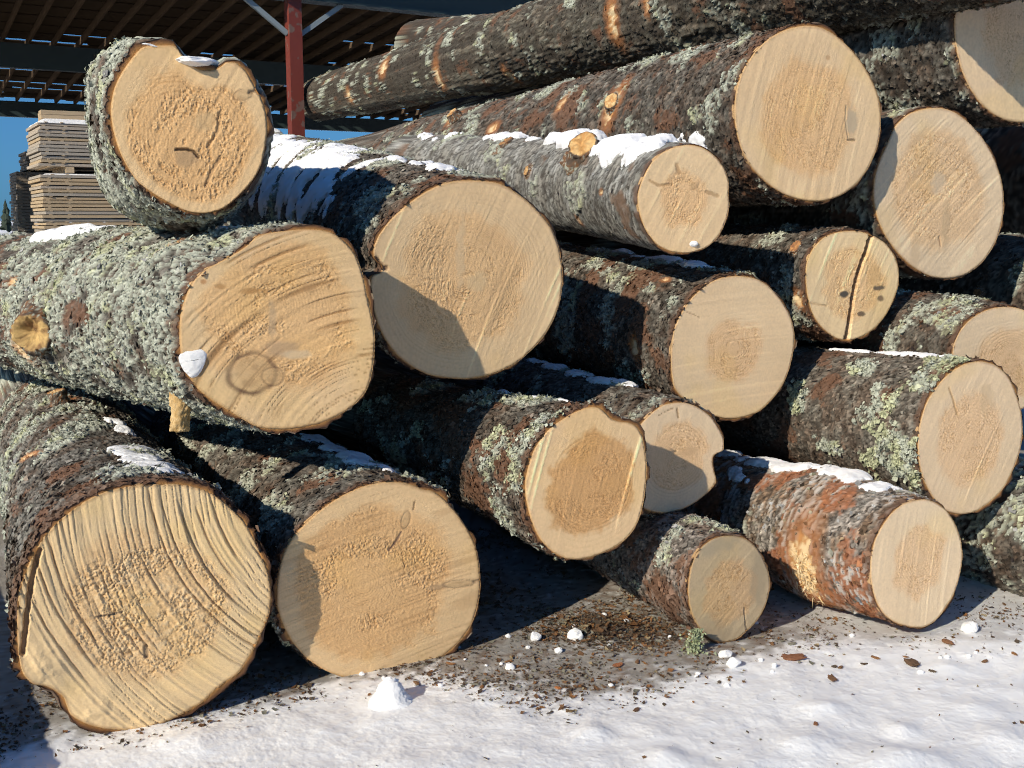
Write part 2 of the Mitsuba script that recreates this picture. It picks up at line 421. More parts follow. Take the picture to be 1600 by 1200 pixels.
            c = lerp(c, cc_, mk * ks)
        elif k == 'ridges':                                # deep, stepped strokes of the chain saw
            cell0, dp = args
            cc = L.px(*F['saw'][1])
            for n_, (cell, sx, sy, am) in enumerate(((cell0 * 1.7, 0.0, 0.0, 1.0), (cell0 * 0.8, 0.03, -0.06, 0.6))):
                wj = np.hypot(x - cc[0] - sx, y - cc[1] - sy) + 0.018 * (N2(x, y, 3.2, seed + 19 + n_, 2) - 0.5) + 0.005 * (N2(x, y, 30, seed + 29 + n_, 2) - 0.5)
                k0 = np.floor(wj / cell)
                f_ = wj / cell - k0
                stepn = lambda kk: noise(np.stack([kk * 0.77 + 0.3, 0 * kk, 0 * kk], -1), seed + 20 + 7 * n_)
                e_ = 0.10 + 0.75 * stepn(k0 + 9.5)
                lvl = stepn(k0) * (1 - sstep(e_ - 0.05, e_ + 0.05, f_)) + stepn(k0 + 1) * sstep(e_ - 0.05, e_ + 0.05, f_)
                gate = sstep(0.42, 0.60, N2(wj, v * 0.55, 9, seed + 21 + n_, 2)) * am
                notch = np.exp(-((f_ - e_) / (0.035 + 0.06 * stepn(k0 + 5.2))) ** 2) * gate
                h += dp * (lvl - 0.5) * gate - dp * 1.2 * notch
                c = lerp(c, (0.30, 0.19, 0.10), np.clip(notch * 0.6, 0, 1))
            tuft = 0.55 * N2(x, y, 95, seed + 22) + 0.45 * N2(x, y, 190, seed + 28)
            h += heart * sstep(0.42, 0.7, N2(x, y, 10, seed + 23, 2)) * dp * 1.5 * (tuft - 0.45)
            c = lerp(c, (0.72, 0.56, 0.34), heart * sstep(0.55, 0.75, tuft) * 0.5)
            c = lerp(c, (0.38, 0.25, 0.13), heart * sstep(0.42, 0.28, tuft) * 0.4)
        elif k == 'lift':                                  # a torn lip standing proud
            kx, ky, rad, dp = args
            o = L.px(kx, ky)
            sc = np.linalg.norm(L.px(kx + 1, ky) - o)
            g_ = np.exp(-((x - o[0]) ** 2 + (y - o[1]) ** 2) / (rad * sc) ** 2)
            h += dp * g_ * (0.5 + N2(x, y, 50, seed + 24, 3))
    # a skirt behind the edge closes the face
    V = L.c + x[:, None] * L.e1 + y[:, None] * L.e2 + (L.cut[0] * x + L.cut[1] * y - h)[:, None] * L.a
    nI, n = len(p), len(P)
    S = V[nI:] + L.a * 0.02
    V = np.concatenate([V, S])
    i, j = np.arange(nb), (np.arange(nb) + 1) % nb
    skirt = np.concatenate([np.stack([nI + i, n + i, nI + j], -1), np.stack([nI + j, n + i, n + j], -1)])
    c = np.clip(np.concatenate([c, c[nI:]]), 0.02, 0.88)
    tri = np.concatenate([tri, skirt])
    put(L.key + '__cut_face', (V, tri), 'wood_material', True, c, np.concatenate([P, P[nI:] * 1.02]))


def flakes(rng, pos, nrm, size, colr, tilt=0.7, lift=0.4, aspect=1.0):
    """Many small curled scales as one mesh: a bent, four-cornered one each."""
    n = len(pos)
    nrm = nrm + rng.normal(size=(n, 3)) * tilt * 0.6
    nrm /= np.linalg.norm(nrm, axis=1, keepdims=True)
    t1 = np.cross(nrm, rng.normal(size=(n, 3)))
    t1 /= np.linalg.norm(t1, axis=1, keepdims=True) + 1e-9
    t2 = np.cross(nrm, t1)
    ctr = pos + nrm * size[:, None] * 0.1
    V = [ctr]
    for k in range(4):
        a = 2 * math.pi * k / 4 + rng.uniform(-.35, .35, n)
        rr = size * rng.uniform(0.6, 1.2, n)
        V.append(ctr + (np.cos(a) * rr)[:, None] * t1 * aspect + (np.sin(a) * rr)[:, None] * t2 + (rng.uniform(-0.2, 0.9, n) * rr * lift)[:, None] * nrm)
    V = np.stack(V, 1).reshape(-1, 3)
    b = np.arange(n) * 5
    Fc = np.concatenate([np.stack([b, b + 1 + k, b + 1 + (k + 1) % 4], -1) for k in range(4)])
    C = np.repeat(colr, 5, 0) * rng.uniform(0.85, 1.15, (n * 5, 1))
    return V, Fc, np.clip(C, 0.01, 0.85)


GREYBARK, BROWNBARK, REDBARK, DARKBARK = np.array((0.125, 0.112, 0.096)), np.array((0.105, 0.078, 0.06)), np.array((0.15, 0.078, 0.048)), np.array((0.04, 0.032, 0.026))
LICHEN, YLICHEN, MOSS = np.array((0.42, 0.445, 0.375)), np.array((0.46, 0.48, 0.32)), np.array((0.13, 0.15, 0.05))


def build_bark(L, K, seed=0, dens=1.0):
    """The mantle: scaly relief, lichen crusts, rubbed reddish places, scars; with the ring of bark that shows round the face."""
    rng = np.random.default_rng(seed + 900)
    to_cam = CAM - L.c
    view = math.atan2(to_cam @ L.e2, to_cam @ L.e1)
    # angles: close together on the side that can be seen
    st = 0.0053 / L.R / dens * max(1, np.linalg.norm(to_cam) / 3.6)
    fine_ = np.arange(-math.radians(98), math.radians(98), st)
    rest = np.linspace(math.radians(98), 2 * math.pi - math.radians(98), 40, endpoint=False)
    th = np.concatenate([fine_, rest]) + view
    d, step = [0.0], 0.0080 / dens
    t0 = np.linalg.norm(to_cam)
    while d[-1] < L.length:
        t = np.linalg.norm(L.c + L.a * d[-1] - CAM)
        d.append(d[-1] + step * (t / t0) ** 2.5 * (1 if d[-1] < K.get('show', 1.4) else 6))
    d = np.array(d)
    TH, D = np.meshgrid(th, d)
    Rb = L.radius(TH, D)
    ux, uy = np.cos(TH) * L.R, np.sin(TH) * L.R
    P3 = np.stack([ux, uy, D], -1)
    o = np.array([seed * 3.7, seed * 1.9, seed * 0.7])
    # scale plates
    pw, pl = K.get('plate', (0.020, 0.030))
    S = np.stack([ux / pw, uy / pw, D / pl], -1) + (fbm(P3 * 30 + o, 2, seed) - 0.5)[..., None] * 1.2
    lo, hi = S.reshape(-1, 3).min(0) - 1, S.reshape(-1, 3).max(0) + 1
    hi[2] = min(hi[2], lo[2] + 5.0 / pl)
    area = 2 * math.pi * L.R / pw * (hi[2] - lo[2])
    m = int(area)
    a_ = rng.uniform(0, 2 * math.pi, m)
    pts = np.stack([np.cos(a_) * L.R / pw, np.sin(a_) * L.R / pw, rng.uniform(lo[2], hi[2], m)], -1)
    dd, ii = cKDTree(pts).query(S.reshape(-1, 3), k=2)
    crack = (dd[:, 1] - dd[:, 0]).reshape(TH.shape)
    cell = rng.uniform(0, 1, m + 1)[np.minimum(ii[:, 0], m)].reshape(TH.shape)
    tiltv = rng.normal(size=(m + 1, 3))[np.minimum(ii[:, 0], m)]
    off = (S.reshape(-1, 3) - pts[np.minimum(ii[:, 0], m - 1)])
    off = np.where(np.abs(off) < 3, off, 0)
    tilt = (tiltv * off).sum(-1).reshape(TH.shape)
    pa = K.get('amp', 0.004)
    n1, n2, n3 = fbm(P3 * 45 + o, 3, seed + 1), fbm(P3 * 140 + o, 2, seed + 2), fbm(P3 * 9 + o, 3, seed + 3)
    h = pa * (sstep(0.0, 0.45 * K.get('cw', 1), crack) * 0.9 + 0.6 * cell + 0.35 * np.clip(tilt, -1.2, 1.2)) + 0.0035 * (n1 - 0.5) + 0.0026 * (n2 - 0.5) + 0.012 * (n3 - 0.5)
    h += K.get('lumpy', 0.0) * (fbm(P3 * np.array([5, 5, 3.5]) + o, 2, seed + 4) - 0.5)
    # colour
    calm = K.get('calm', 1.0)
    hf, hf2 = (noise(P3 * 120 + o, seed + 21) - 0.5) * calm, (noise(P3 * 47 + o, seed + 22) - 0.5) * calm
    rag = 0.16 * hf + 0.18 * hf2
    grainr = rng.uniform(-1, 1, TH.shape) * calm
    base = lerp(np.array(K.get('base', GREYBARK)), np.array(K.get('base2', BROWNBARK)), sstep(0.42, 0.58, fbm(P3 * 11 + o, 3, seed + 5) + rag))
    c = base * (0.45 + 1.0 * cell[..., None]) * (1 + 1.3 * hf[..., None]) * (1 + 0.5 * grainr[..., None])
    film = sstep(0.50, 0.62, fbm(P3 * 26 + o, 2, seed + 10) + 1.3 * rag) * K.get('grey', 0.35)
    c = lerp(c, np.array((0.25, 0.25, 0.22)) * (1 + 0.25 * grainr[..., None]), film * 0.75)
    c = lerp(c, DARKBARK, 0.75 * sstep(0.22 * K.get('cw', 1), 0.03, crack))
    red = sstep(K.get('red', 0.60), K.get('red', 0.60) + 0.07, fbm(P3 * np.array([8, 8, 6]) + o + 40, 3, seed + 6) + rag * 0.9)
    c = lerp(c, np.array(K.get('redcol', REDBARK)) * (0.55 + 0.9 * n1[..., None]) * (1 + 0.2 * grainr[..., None]), red * 0.8)
    zone = fbm(P3 * np.array([7, 7, 5]) + o + 80, 3, seed + 7)
    zone = zone + K.get('lich_grad', 0.0) * (D - 0.3)
    for lp in K.get('lichen_at', []):
        t_, s_ = L.hit(lp[0], lp[1]) or (0, 99)
        dd_ = np.hypot((np.angle(np.exp(1j * (TH - t_)))) * L.R, D - s_) / lp[2]
        zone = zone + lp[3] * np.exp(-dd_ ** 2)
    lk = K.get('lichen', 0.55)
    lz = sstep(lk - 0.02, lk + 0.10, zone + 0.5 * rag) * (1 - 0.7 * red)
    ln = fbm(P3 * 70 + o, 2, seed + 8)
    lich = sstep(0.485, 0.535, ln + 0.34 * (lz - 0.74)) * np.clip(lz * 1.4, 0, 1)
    lcol = lerp(LICHEN, YLICHEN, sstep(0.56, 0.72, fbm(P3 * 14 + o, 2, seed + 9) + K.get('yellow', 0.0)))
    pit = sstep(0.40, 0.28, noise(P3 * 58 + o, seed + 23))
    lich = lich * (1 - 0.9 * pit)
    c = lerp(c, lcol * (0.40 + 1.1 * n2[..., None]) * (1 + 0.30 * grainr[..., None]), lich * 0.9)
    h += lich * 0.007 * (0.4 + 1.2 * n2) - 0.004 * pit * lz + 0.004 * hf + 0.003 * hf2
    if K.get('pale'):
        pl_ = sstep(0.52, 0.60, fbm(P3 * np.array([30, 30, 70]) + o, 3, seed + 12) + 0.5 * rag) * sstep(0.40, 0.56, fbm(P3 * 7 + o, 2, seed + 13))
        c = lerp(c, (0.50, 0.46, 0.42), pl_ * K['pale'])
        h += pl_ * 0.002
    bare = np.zeros_like(h)
    # scars where branches or bark were torn away
    for sc in K.get('scars', []):
        px_, py_, ln_, wd_, an_ = sc[:5]
        hit = L.hit(px_, py_)
        if not hit:
            continue
        t_, s_ = hit
        du, dv = np.angle(np.exp(1j * (TH - t_))) * L.R, D - s_
        ca, sn = math.cos(math.radians(an_)), math.sin(math.radians(an_))
        uu, vv = (du * ca + dv * sn) / ln_, (-du * sn + dv * ca) / wd_
        rr = np.hypot(uu, vv) + 0.75 * (fbm(P3 * 40 + o, 2, seed + 11) - 0.5)
        inn, halo = sstep(1.0, 0.78, rr), sstep(2.3, 0.9, rr)
        c = lerp(c, (0.37, 0.15, 0.055), halo * 0.75 * (1 - 0.6 * lich))
        wood = lerp((0.74, 0.57, 0.34), (0.46, 0.22, 0.08), sstep(0.45, 0.68, n1))
        c = lerp(c, wood, inn)
        lich = lich * (1 - np.clip(halo + inn, 0, 1))
        bare = np.maximum(bare, np.clip(halo * 0.6 + inn, 0, 1))
        h = h - inn * (0.006 + 0.003 * (n2 - 0.5)) + 0.002 * (sstep(1.5, 1.1, rr) - inn)
    for b in K.get('bulges', []):
        hit = L.hit(b[0], b[1])
        if hit:
            t_, s_ = hit
            rr = np.hypot(np.angle(np.exp(1j * (TH - t_))) * L.R, D - s_) / b[2]
            h = h + b[3] * np.exp(-rr ** 2)
    # broken edge at the face
    edge = sstep(0.035, 0.0, D)
    chip = fbm(np.stack([ux * 34, uy * 34, D * 20], -1) + o, 2, seed + 14)
    h = h + 0.010 * edge * (fbm(np.stack([np.cos(TH) * 3, np.sin(TH) * 3, 0 * TH + seed], -1), 2, seed + 15) - 0.5) - edge * 0.013 * sstep(0.45, 0.75, chip)
    eb = K.get('edge_brown', 0.02)
    c = lerp(c, BROWNBARK * np.array([1.25, 0.95, 0.8]) * (0.6 + 0.8 * n1[..., None]), sstep(eb * 1.6, eb * 0.5, D + 0.03 * (chip - 0.5)) * 0.8)
    Rr = np.maximum(Rb + h - pa, L.rface(TH) * np.exp(-D / L.keep) * 0.5)
    P = L.point(TH, D + 0.002 + 0.010 * (chip - 0.5) * edge, Rr)
    # the ring of bark round the face
    tF, r1 = TH[0], Rr[0]
    r0 = L.rface(tF)
    rows, cols = [], []
    for f_, dd_ in ((0.0, 0.012), (0.0, 0.0025), (0.2, 0.0015), (0.55, 0.002), (0.85, 0.004)):
        rr = (r0 - 0.002) * (1 - f_) + np.maximum(r1, r0 + 0.002) * f_
        rows.append(L.point(tF, np.full_like(tF, dd_) + 0.004 * (chip[0] - 0.5) * f_, rr))
        ring = lerp((0.50, 0.25, 0.08), (0.10, 0.048, 0.028), min(f_ * 1.35, 1))
        cols.append(np.broadcast_to(ring, (len(tF), 3)) * (0.7 + 0.6 * n2[0][:, None]))
    P = np.concatenate([np.array(rows), P])
    c = np.concatenate([np.array(cols), c])
    # far end
    cap = np.full((1, len(th), 3), 0.3) * np.array([1.2, 0.85, 0.5])
    P = np.concatenate([P, P[-1:], P[-1:].mean(1, keepdims=True) + 0 * P[-1:]])
    c = np.concatenate([c, cap, cap])
    nr, nt = P.shape[:2]
    idx = np.arange(nr * nt).reshape(nr, nt)
    nxt = np.roll(idx, -1, 1)
    quads = np.stack([idx[:-1], nxt[:-1], nxt[1:], idx[1:]], -1)
    quads = np.concatenate([quads[:-2], quads[-1:]]).reshape(-1, 4)
    put(L.key + '__bark', (P.reshape(-1, 3), quads), 'bark_material', True, np.clip(c, 0.012, 0.8).reshape(-1, 3),
        np.stack([np.broadcast_to(th * L.R, P.shape[:2]), np.broadcast_to(np.r_[np.arange(5) * 0.003, d + 0.02, d[-1] + 0.1, d[-1] + 0.3][:, None], P.shape[:2])], -1).reshape(-1, 2))
    Pb = P[5:-2]
    vis = ((D < K.get('show', 1.4)) & (np.arange(nt) < len(fine_))[None, :])
    nrm = np.cos(TH)[..., None] * L.e1 + np.sin(TH)[..., None] * L.e2
    n = K.get('scales', 0)
    if n:                                                  # loose scales of the bark
        wgt = (1 - 0.8 * lich) * (1 - bare) * vis * np.gradient(d)[:, None] / (1 + d[:, None]) ** K.get('near', 1.5)
        k = rng.choice(wgt.size, n, p=(wgt / wgt.sum()).ravel())
        size = rng.gamma(4.0, 0.0017, n).clip(0.003, 0.015)
        fc = np.clip(c[5:-2].reshape(-1, 3)[k], 0.03, 0.3) * rng.uniform(0.6, 1.5, (n, 1))
        V, Fc, C = flakes(rng, Pb.reshape(-1, 3)[k] + nrm.reshape(-1, 3)[k] * 0.001, nrm.reshape(-1, 3)[k], size, fc, 0.45, 0.35)
        key = put(L.key + '__bark_scales', (V, Fc), 'flake_material', False, C)
        labels[key] = {'kind': 'stuff'}
    # lichen scales standing off the bark
    n = K.get('flakes', 0)
    if n:
        wgt = lich * vis * np.gradient(d)[:, None] + 1e-9 * vis
        k = rng.choice(wgt.size, n, p=(wgt / wgt.sum()).ravel())
        pos, nn = Pb.reshape(-1, 3)[k], nrm.reshape(-1, 3)[k]
        pos = pos + rng.normal(size=pos.shape) * 0.003
        size = rng.gamma(4.0, 0.0011, n).clip(0.002, 0.011) * K.get('flake_size', 1.0)
        fc = lcol.reshape(-1, 3)[k] * rng.uniform(0.75, 1.3, (n, 1))
        V, Fc, C = flakes(rng, pos, nn, size, fc, 0.9, 0.5)
        key = put(L.key + '__lichen', (V, Fc), 'flake_material', False, C)
        labels[key] = {'label': 'pale grey-green crust of lichen scales on the bark', 'kind': 'stuff'}
    return view


def stub(L, px, py, rad, height, seed, tiltv=(0, 0, 0), name='branch_stub', colr=((0.62, 0.42, 0.2), (0.36, 0.18, 0.08)), hollow=0.0, base=1.35, label=None, side=None, wobble=0.28):
    """A cut or broken branch base: a short tapered trunk with bark sides and a rough wooden top."""
    hit = L.hit(px, py)
    if not hit:
        return
    t_, s_ = hit
    ax = math.cos(t_) * L.e1 + math.sin(t_) * L.e2
    P0 = L.point(np.array(t_), np.array(s_), L.radius(np.array(t_), np.array(s_)))
    ax = ax + np.asarray(tiltv)
    ax /= np.linalg.norm(ax)
    b1 = np.cross(ax, L.a)
    b1 /= np.linalg.norm(b1)
    b2 = np.cross(ax, b1)
    th = np.linspace(0, 2 * math.pi, 72, endpoint=False)
    rows, cols = [], []
    prof = [(-0.5 + 1.42 * k / 16, 1.0 + (base - 1.0) * (1 - k / 16) ** 1.6) for k in range(17)] + [(0.97, 0.95), (1.0, 0.86)] + [(1.0, q) for q in (0.72, 0.58, 0.44, 0.3, 0.15, 0.0)]
    for i, (hh, rr) in enumerate(prof):
        top = hh >= 0.99
        loc = np.stack([np.cos(th) * rr, np.sin(th) * rr, np.full_like(th, hh * height / rad)], -1)
        wob = 1 + wobble * (fbm(loc * 1.4 + seed, 3, seed) - 0.5) * 2 + 0.22 * (fbm(loc * 5 + seed, 2, seed + 3) - 0.5)
        z = hh * height + 0.25 * rad * (fbm(loc * 2.2 + seed * 3, 2, seed + 4) - 0.5) * (hh > 0.3)
        z = z + (0.40 * rad * (fbm(loc * 4 + seed * 2, 3, seed + 1) - 0.5) - hollow * rad * max(0, 0.82 - rr) if top else 0)
        rows.append(P0 + (np.cos(th) * rad * rr * wob)[:, None] * b1 + (np.sin(th) * rad * rr * wob)[:, None] * b2 + np.broadcast_to(z, th.shape)[:, None] * ax)
        nz, ng = fbm(loc * 3 + seed, 3, seed + 2), fbm(loc * [9, 9, 3] + seed, 2, seed + 5)
        cols.append((lerp(colr[0], colr[1], sstep(0.38, 0.62, nz)) if top else lerp(side[0], side[1], sstep(0.35, 0.65, nz)) if side and hh > -0.3 else lerp(BROWNBARK, lerp((0.20, 0.10, 0.05), LICHEN * 0.8, sstep(0.55, 0.6, ng)), sstep(0.42, 0.55, nz))) * (0.6 + 0.8 * ng[:, None]))
    P, c = np.array(rows), np.array(cols)
    nr, nt = P.shape[:2]
    idx = np.arange(nr * nt).reshape(nr, nt)
    nxt = np.roll(idx, -1, 1)
    quads = np.stack([idx[:-1], nxt[:-1], nxt[1:], idx[1:]], -1).reshape(-1, 4)
    key = put(f'{L.key}__{name}', (P.reshape(-1, 3), quads), 'bark_material', 40 if False else True, np.clip(c, 0.02, 0.8).reshape(-1, 3))
    if label:
        labels[key] = {'label': label}


def snow_on(L, label, s0, s1, a0, a1, thick, seed, fill=0.5, freq=9.0, step=0.006, dirt=0.0, edge=0.35, group='snow lying on the logs', name='snow_patch', loose=False):
    """Snow lying on a log: a sheet over part of the mantle whose edge follows noise. a0, a1: degrees from straight up, to the right."""
    t0, t1 = math.pi / 2 - math.radians(a1), math.pi / 2 - math.radians(a0)
    nt, nd = max(12, int(abs(t1 - t0) * L.R / step)), max(12, int((s1 - s0) / step))
    nd = min(nd, 420)
    TH, D = np.meshgrid(np.linspace(t0, t1, nt), np.linspace(s0, s1, nd))
    u, v = (TH - t0) / (t1 - t0) * 2 - 1, (D - s0) / (s1 - s0) * 2 - 1
    P3 = np.stack([np.cos(TH) * L.R, np.sin(TH) * L.R, D], -1)
    n = fbm(P3 * freq + seed * 3.3, 4, seed)
    f = fbm(P3 * 45 + seed, 3, seed + 1)
    m = (1 - np.abs(u) ** 3) * (1 - np.abs(v) ** 5)
    g = (m - 1) * 0.9 + (n - 0.5) * 1.5 + (fill - 0.5) * 1.4 + 0.25 * (f - 0.5)
    h = thick * ((np.clip(g, 0, 1) / edge) ** 0.85).clip(0, 1.25) * (0.75 + 0.5 * fbm(P3 * 14 + seed, 2, seed + 2))
    h = np.where(g > 0, h + 0.0025, -0.012 + 0 * h)
    R = L.radius(TH, D) + h + 0.002
    V = L.point(TH, D, R)
    idx = np.arange(nt * nd).reshape(nd, nt)
    quads = np.stack([idx[:-1, :-1], idx[:-1, 1:], idx[1:, 1:], idx[1:, :-1]], -1).reshape(-1, 4)
    quads = quads[(g > 0).ravel()[quads].any(1)]
    used, inv = np.unique(quads, return_inverse=True)
    if len(used) == 0:
        return
    c = np.broadcast_to(np.array([0.87, 0.88, 0.91]), (nd, nt, 3)) * (0.97 + 0.05 * f[..., None])
    if dirt:
        sp = sstep(0.66, 0.74, fbm(P3 * 110 + seed, 2, seed + 3))
        c = lerp(c, (0.16, 0.11, 0.07), sp * dirt)
    comp = np.zeros(len(quads), int)
    if not loose:
        comp = trimesh.graph.connected_component_labels(np.concatenate([quads[:, [0, 1]], quads[:, [1, 2]], quads[:, [2, 3]]]), node_count=nt * nd)[quads[:, 0]]
    size = np.bincount(comp)
    for j, k in enumerate(np.argsort(-size)):
        if size[k] < max(12, 0.06 * size.sum()):
            break
        used, inv = np.unique(quads[comp == k], return_inverse=True)
        key = put(name, (V.reshape(-1, 3)[used], inv.reshape(-1, 4)), 'snow_material', True, c.reshape(-1, 3)[used])
        tag(key, label if j == 0 else 'small bit beside the ' + ' '.join(label.split()[:12]), 'snow', group, 'stuff' if loose else None)


def crop(x0, y0, k, pts):
    return np.array(pts, float) / k + np.array([x0, y0])


def ell(cx, cy, rx, ry, rot=0, n=28, wob=0.02, seed=0):
    a = np.linspace(0, 2 * math.pi, n, endpoint=False)
    r = 1 + wob * np.sin(2 * a + seed) + wob * np.sin(3 * a + 2 * seed)
    x, y = np.cos(a) * rx * r, np.sin(a) * ry * r
    c, s = math.cos(math.radians(rot)), math.sin(math.radians(rot))
    return np.stack([cx + x * c - y * s, cy + x * s + y * c], -1)


LOGS = {}


def log(name, label, poly, depth, F=None, K=None, seed=0, step=0.0030, dens=1.0, **kw):
    key = number('log')
    labels[key] = {'label': label, 'category': 'log', 'group': 'saw logs in the pile'}
    L = Log(key, poly, depth, **kw)
    LOGS[name] = L
    build_face(L, F or {}, step, seed)
    build_bark(L, K or {}, seed, dens)
    return L


def flare(k, l, taper=0.012):
    return lambda d: 1 + k * (np.exp(-d / l) - 1) - taper * d


def swell(k, s, w, taper=0.012):
    return lambda d: 1 + k * (np.exp(-((d - s) / w) ** 2) - np.exp(-(s / w) ** 2) * np.exp(-d / 0.03)) - taper * d


ORANGE = dict(sap=(0.769, 0.537, 0.293), hea=(0.727, 0.455, 0.218))
PALE = dict(sap=(0.778, 0.597, 0.395), hea=(0.760, 0.532, 0.316))

polyA = crop(130, 50, 3.75, [(345, 85), (450, 80), (545, 80), (580, 140), (625, 190), (680, 225), (760, 230), (815, 200), (830, 178), (900, 180), (950, 225), (985, 290), (1030, 360), (1065, 450), (1080, 560), (1065, 680), (1040, 790), (985, 880), (900, 970), (820, 1035), (720, 1062), (620, 1055), (520, 1010), (410, 945), (320, 880), (265, 800), (210, 690), (175, 570), (160, 450), (180, 340), (215, 260), (270, 175)])
log('A', 'short heart-shaped log with a notch in its top, perched highest at the upper left', polyA, 3.33, seed=1, length=2.4, az=20.5, el=1.2, keep=1.5,
    extra=lambda th, d: (0.15 * np.exp(-(np.angle(np.exp(1j * (th - 2.40))) / 0.36) ** 2) + 0.13 * np.exp(-(np.angle(np.exp(1j * (th + 2.25))) / 0.50) ** 2)) * sstep(0.0, 0.28, d) * (1 - 0.8 * sstep(0.45, 0.9, d)),
    profile=lambda d: 1 + 0.21 * sstep(-0.1, 0.45, d) - 0.16 * sstep(0.5, 1.2, d) - 0.02 * d - 0.012 * np.exp(-d / 0.04),
    F=dict(ORANGE, pith=(297, 235), heart=0.80, rough=0.0030, fib=88, saw=('line', 60), smooth=0.62, ringcol=0.14, streak=0.3,
           marks=[('knot', 380, 148, 16, 9, 15, 0.8), ('line', [(390, 145), (402, 142), (412, 147)], 0.010, 0.004, (0.25, 0.15, 0.08), 0.7),
                  ('stain', 292, 245, 26, 20, (0.36, 0.25, 0.15), 0.6), ('line', [(275, 234), (290, 233), (303, 237), (311, 246)], 0.007, 0.008, (0.14, 0.09, 0.05), 0.8),
                  ('stain', 318, 190, 22, 22, (0.58, 0.41, 0.22), 0.6), ('line', [(345, 175), (340, 205), (325, 230)], 0.010, 0.003, (0.40, 0.24, 0.11), 0.6), ('line', [(345, 245), (330, 270), (322, 290)], 0.010, 0.003, (0.36, 0.21, 0.10), 0.6)]),
    K=dict(scales=1500, lichen=0.40, flakes=5200, lumpy=0.02, show=2.5, red=0.68, edge_brown=0.018, scars=[(182, 345, 0.03, 0.03, 0)]))
polyB = crop(260, 340, 3.529, [(440, 165), (500, 100), (570, 85), (660, 75), (740, 65), (850, 68), (930, 90), (1000, 150), (1050, 220), (1085, 320), (1105, 430), (1130, 540), (1148, 640), (1145, 760), (1130, 870), (1100, 960), (1040, 1030), (960, 1085), (850, 1135), (720, 1160), (600, 1168), (500, 1155), (420, 1110), (340, 1060), (250, 1005), (170, 940), (110, 850), (80, 740), (75, 620), (80, 530), (110, 430), (150, 350), (220, 285), (320, 235)])
log('B', 'lichen-crusted thick log whose face has slanting saw strokes and a round knot', polyB, 2.84, seed=2, cut=(-0.36, 0), az=42, el=-1.0, length=4.5, step=0.0032,
    profile=lambda d: 1 + 0.05 * sstep(0.1, 0.6, d) - 0.02 * d,
    F=dict(sap=(0.733, 0.519, 0.289), hea=(0.721, 0.465, 0.231), pith=(425, 480), heart=0.74, rough=0.0026, fib=35, saw=('arc', (594, 731)), smooth=0.52, dstreak=0.9, streak=0.2, sawamp=0.0009,
           marks=[('knot', 394, 583, 40, 37, 20, 0.85), ('knot', 427, 588, 18, 17, 0, 0.6), ('stain', 425, 500, 9, 40, (0.40, 0.30, 0.20), 0.5), ('stain', 440, 545, 40, 16, (0.40, 0.28, 0.18), 0.55),
                  ('stain', 345, 448, 14, 7, (0.42, 0.22, 0.08), 0.7), ('stain', 395, 455, 26, 6, (0.42, 0.22, 0.08), 0.7), ('stain', 482, 450, 16, 8, (0.42, 0.24, 0.11), 0.5), ('stain', 317, 440, 6, 6, (0.42, 0.18, 0.06), 0.7), ('stain', 462, 555, 26, 10, (0.66, 0.52, 0.34), 0.6)]),
    K=dict(scales=2500, lichen=0.385, flakes=15000, lumpy=0.03, red=0.63, show=3.2, grey=0.6, scars=[(280, 390, 0.035, 0.028, 0), (35, 545, 0.03, 0.05, 30), (22, 440, 0.012, 0.03, 0), (38, 390, 0.01, 0.02, 0)], bulges=[(62, 500, 0.12, 0.03), (275, 400, 0.09, 0.025)]))
polyC = crop(0, 720, 2.7273, [(440, 135), (540, 110), (650, 100), (780, 100), (890, 130), (970, 190), (1050, 270), (1100, 370), (1140, 470), (1155, 570), (1145, 660), (1110, 740), (1060, 840), (1010, 910), (930, 960), (860, 1030), (790, 1070), (700, 1110), (600, 1145), (500, 1145), (400, 1130), (300, 1085), (285, 1040), (270, 1000), (210, 960), (140, 950), (95, 900), (80, 830), (75, 740), (75, 640), (80, 560), (110, 470), (150, 390), (190, 320), (260, 250), (350, 180)])
log('C', 'largest log at the lower left, face torn by deep curved saw grooves', polyC, 3.05, seed=3, az=26, length=5, step=0.0034, thick=0.015, profile=flare(0.10, 0.6, 0.02),
    F=dict(sap=(0.778, 0.575, 0.324), hea=(0.774, 0.529, 0.280), pith=(235, 950), heart=0.62, fine=True, rough=0.004, fib='grain', saw=('arc', (605, 702)), smooth=0.66, streak=0.3, sawamp=0.0020,
           marks=[('ridges', 0.025, 0.0050), ('lift', 70, 1040, 40, 0.012), ('lift', 150, 1110, 40, 0.010), ('lift', 240, 1120, 45, 0.008),
                  ('line', [(62, 860), (50, 905), (42, 960), (36, 1020)], 0.013, 0.018, (0.30, 0.19, 0.11), 0.8), ('line', [(150, 965), (170, 962), (190, 957)], 0.006, 0.004, (0.24, 0.17, 0.11), 0.9), ('line', [(228, 1010), (229, 1025)], 0.012, 0.005, (0.26, 0.18, 0.11), 0.8)]),
    K=dict(scales=7000, lichen=0.600, flakes=6500, lumpy=0.02, red=0.66, base=(0.15, 0.14, 0.125), amp=0.005, plate=(0.016, 0.022), grey=0.5, show=3.0, edge_brown=0.075, lich_grad=0.06,
           scars=[(45, 715, 0.012, 0.09, -25), (100, 625, 0.025, 0.06, 30)]))
polyD = crop(420, 740, 3.529, [(640, 45), (740, 50), (810, 70), (850, 90), (900, 95), (960, 135), (1030, 210), (1085, 290), (1130, 370), (1155, 460), (1165, 560), (1165, 660), (1145, 760), (1110, 850), (1050, 930), (960, 1010), (850, 1080), (740, 1120), (620, 1138), (500, 1138), (400, 1120), (310, 1085), (210, 1020), (130, 930), (75, 830), (45, 730), (45, 630), (55, 540), (85, 430), (140, 340), (210, 270), (300, 190), (400, 125), (520, 70)])
